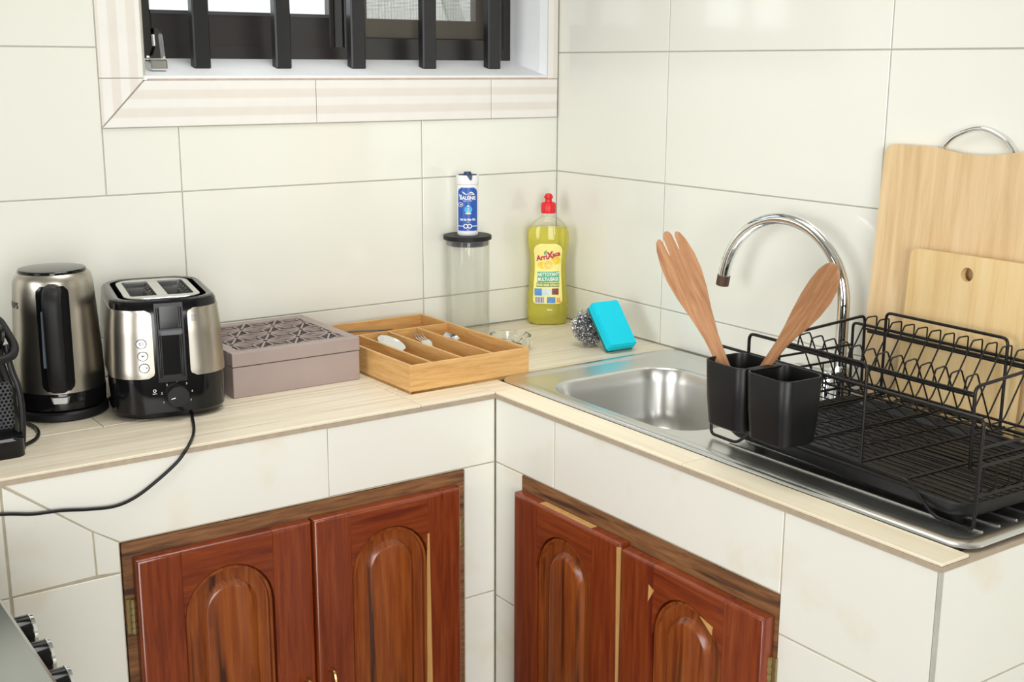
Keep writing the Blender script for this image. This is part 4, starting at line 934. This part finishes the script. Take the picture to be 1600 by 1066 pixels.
for k in range(nw):      # thin floor wires with a wave, turned up at the right-hand end
    v = .022 + k * (Dp - .044) / (nw - 1)
    p_ = [W(v, .006, .098), W(v, .008, Zb + .012), W(v, .022, Zb + .0005)]
    p_ += [W(v, u, Zb + .0005) for u in (.10, .20)]
    p_ += [W(v, .215 + .009 * i, Zb + .0005 + .010 * (.5 - .5 * math.cos(2 * PI * i / 14 * 2))) for i in range(1, 29)]
    p_ += [W(v, Lr - .022, Zb + .0005), W(v, Lr - .008, Zb + .012), W(v, Lr - .006, .098)]
    rw('floor_wire', p_, .0015, n=5)
# plate trough
VF, VB = .120, .341; U0, U1 = .104, .518
for u in (U0, U1): rw('trough_end', bend([W(VF + .004, u, Zb), W(VF, u, .1745), W(VB, u, .1900), W(VB + .003, u, Zb)], .012, 4), .0029)
for v, z in ((VF, .160), (VF - .006, .166), (VB - .004, .166), (VB + .010, .158), (VF + .078, .087), (VB - .080, .087)): rw('trough_rail', [W(v, U0, z), W(v, U1, z)], .0023)
proto = None; npl = 14
prof = bend([W(VF - .004, 0, .160), W(VF + .002, 0, .186), W(VF + .026, 0, .1885), W(VF + .074, 0, .092), W(VF + .082, 0, .086), W(VB - .083, 0, .086), W(VB - .074, 0, .092), W(VB - .014, 0, .191), W(VB + .012, 0, .191), W(VB + .012, 0, .160)], .004, 2)
for k in range(npl):
    u = U0 + .018 + k * (U1 - U0 - .036) / (npl - 1)
    if proto is None: proto = rw('plate_wire', prof, .0015, n=5); o = proto
    else: o = proto.copy(); C.objects.link(o); o.parent = rk
    o.location = (0, u, 0)
# drip tray under the rack
dt = tag(empty('drip_tray', (-.452, -1.5955, ZC + .0052), rz), 'ribbed black plastic drip tray under the wire dish rack', 'tray')
cu_, cv_ = Lr / 2 - .003, Dp / 2 - .002
tm = MB(); Wd, Ld = Dp / 2 - .004, Lr / 2 - .018
tm.loft([rrect(Wd - .010, Ld - .010, .03, .009, 7, cv_, cu_), rrect(Wd - .003, Ld - .003, .035, .016, 7, cv_, cu_), rrect(Wd, Ld, .037, .030, 7, cv_, cu_), rrect(Wd - .002, Ld - .002, .036, .0325, 7, cv_, cu_), rrect(Wd - .006, Ld - .006, .033, .0315, 7, cv_, cu_), rrect(Wd - .016, Ld - .016, .026, .0185, 7, cv_, cu_)])
tm.build('pan', 'tray_black', dt, 40)
for k in range(17):
    v = cv_ - Wd + .030 + k * (2 * Wd - .06) / 16
    MB().box(v - .0035, v + .0035, cu_ - Ld + .028, cu_ + Ld - .028, .018, .0205, .001).build('rib', 'tray_black', dt)
for sx in (-1, 1):
    for sy in (-1, 1): MB().lathe([(.010, 0), (.008, .012)], 12, cv_ + sx * (Wd - .05), cu_ + sy * (Ld - .05)).build('foot', 'tray_black', dt, 40)

# utensil holder with two cups
uh = tag(empty('utensil_holder', (-.491, -1.2150, .965), rz), 'black plastic two-cup utensil holder hung on the front of the dish rack', 'utensil holder')
for s, cy in ((1, .0495), (-1, -.0495)):
    cm_ = MB(); z1 = .110
    def cl_(i, z): return rrect(.0455 - i, .0485 - i, .020, z, 6, 0, cy)
    cm_.loft([rrect(.036, .039, .016, 0, 6, 0, cy), rrect(.0395, .0425, .018, .003, 6, 0, cy), cl_(.002, .05), cl_(0, z1), cl_(.0005, z1 + .0012), cl_(.0025, z1 + .0012), cl_(.0030, z1 - .002), cl_(.0055, .05), rrect(.036, .039, .016, .006, 6, 0, cy)])
    cm_.build('cup', 'cup_black', uh, 40)
MB().box(-.028, .040, -.008, .008, .1075, .1112, .001).build('bridge', 'cup_black', uh)
MB().box(.043, .0475, -.07, .07, .098, .1105, .001).build('hook', 'cup_black', uh)

# wooden fork and spoon in the left cup
def P3(name, base, tilt, lab, cat, yaw=0.0):
    o = tag(empty(name, base), lab, cat); o.rotation_euler = (tilt, 0, yaw); return o
fk = P3('wooden_fork', (-.496, -1.1970, .974), math.radians(-36.8), 'wooden serving fork leaning left out of the black holder', 'fork')
# outline (u across, w along)
half = [(.0080, 0), (.0090, .05), (.0100, .12), (.0125, .165), (.0195, .21), (.0275, .25), (.0315, .285), (.0310, .315), (.0275, .342), (.0225, .358)]
out_r = half; 
tines = [(.0180, .3625), (.0145, .3625), (.0118, .356), (.0104, .326), (.0090, .326), (.0078, .360), (.0050, .369), (.0, .3715), (-.0050, .369), (-.0078, .362), (-.0092, .330), (-.0106, .330), (-.0120, .357), (-.0148, .3625), (-.0182, .3625)]
poly = out_r + tines + [(-u, w_) for u, w_ in reversed(half)]
def bendz(w_): return .00 if w_ < .17 else .10 * (w_ - .17) ** 2 * 4.0 - .06 * (w_ - .17)
fb = bmesh.new(); n = len(poly)
tops = [fb.verts.new((-.0035 + bendz(w_), u, w_)) for u, w_ in poly]; bots = [fb.verts.new((.0035 + bendz(w_), u, w_)) for u, w_ in poly]
E_ = [fb.edges.new((tops[i], tops[(i + 1) % n])) for i in range(n)]; bmesh.ops.triangle_fill(fb, edges=E_, use_beauty=True)
E_ = [fb.edges.new((bots[i], bots[(i + 1) % n])) for i in range(n)]; bmesh.ops.triangle_fill(fb, edges=E_, use_beauty=True)
for i in range(n): fb.faces.new((tops[i], tops[(i + 1) % n], bots[(i + 1) % n], bots[i]))
fo = MB().bm(fb).build('blade_and_handle', 'utensil_wood', fk); fo.rotation_euler = (0, 0, math.radians(42))
wsn = P3('wooden_spoon', (-.470, -1.1320, .974), math.radians(35.2), 'wooden spoon leaning right out of the black holder', 'spoon', 0)
lp = []
for w_, hw, tk_, bz in [(0, .0075, .006, 0), (.06, .0085, .006, 0), (.13, .0092, .0062, 0), (.17, .0105, .0065, .001), (.20, .0150, .0068, .003), (.23, .0215, .007, .006), (.26, .0260, .0072, .008), (.29, .0272, .007, .009), (.315, .0245, .0064, .008), (.333, .0180, .0055, .006), (.343, .0100, .0045, .005), (.347, .002, .002, .004)]:
    lp.append([(tk_ * math.sin(a) * (1 if math.sin(a) > 0 else .55) + bz, hw * math.cos(a), w_) for a in [2 * PI * j / 16 for j in range(16)]])
MB().loft(lp).build('bowl_and_handle', 'utensil_wood', wsn, 60)

# ------------------------------------------------------------------ cooker in the lower left corner
ck = tag(empty('cooker', (-1.90, -.94, 0)), 'steel cooker with black knobs cut off at the lower left', 'cooker')
MB().box(-.29, .268, -.32, .32, .04, .830, .004).build('body', 'cooker_steel', ck)
MB().box(-.30, .281, -.33, .33, .831, .853, .006).build('hob_top', 'cooker_steel', ck)
MB().box(.2685, .275, -.315, .315, .70, .829, .002).build('control_panel', 'cooker_steel', ck)
for k in range(4):
    y = -.245 + k * .090
    kb = MB().lathe([(.022, 0), (.025, .003), (.025, .041), (.0235, .0435), (.001, .044)], 26).build('knob', 'black_gloss', ck, 40); kb.location = (.2755, y, .790); kb.rotation_euler = (0, PI / 2, 0)
    MB().lathe([(.0252, .0385), (.0258, .0395), (.0244, .0438), (.0226, .0442), (.0226, .0432)], 26, cap0=False, cap1=False).build('chrome_rim', 'chrome', kb, 40)
for sx in (-1, 1):
    for sy in (-1, 1): MB().lathe([(.02, 0), (.02, .04)], 12, sx * .25, sy * .28).build('foot', 'black_matt', ck)
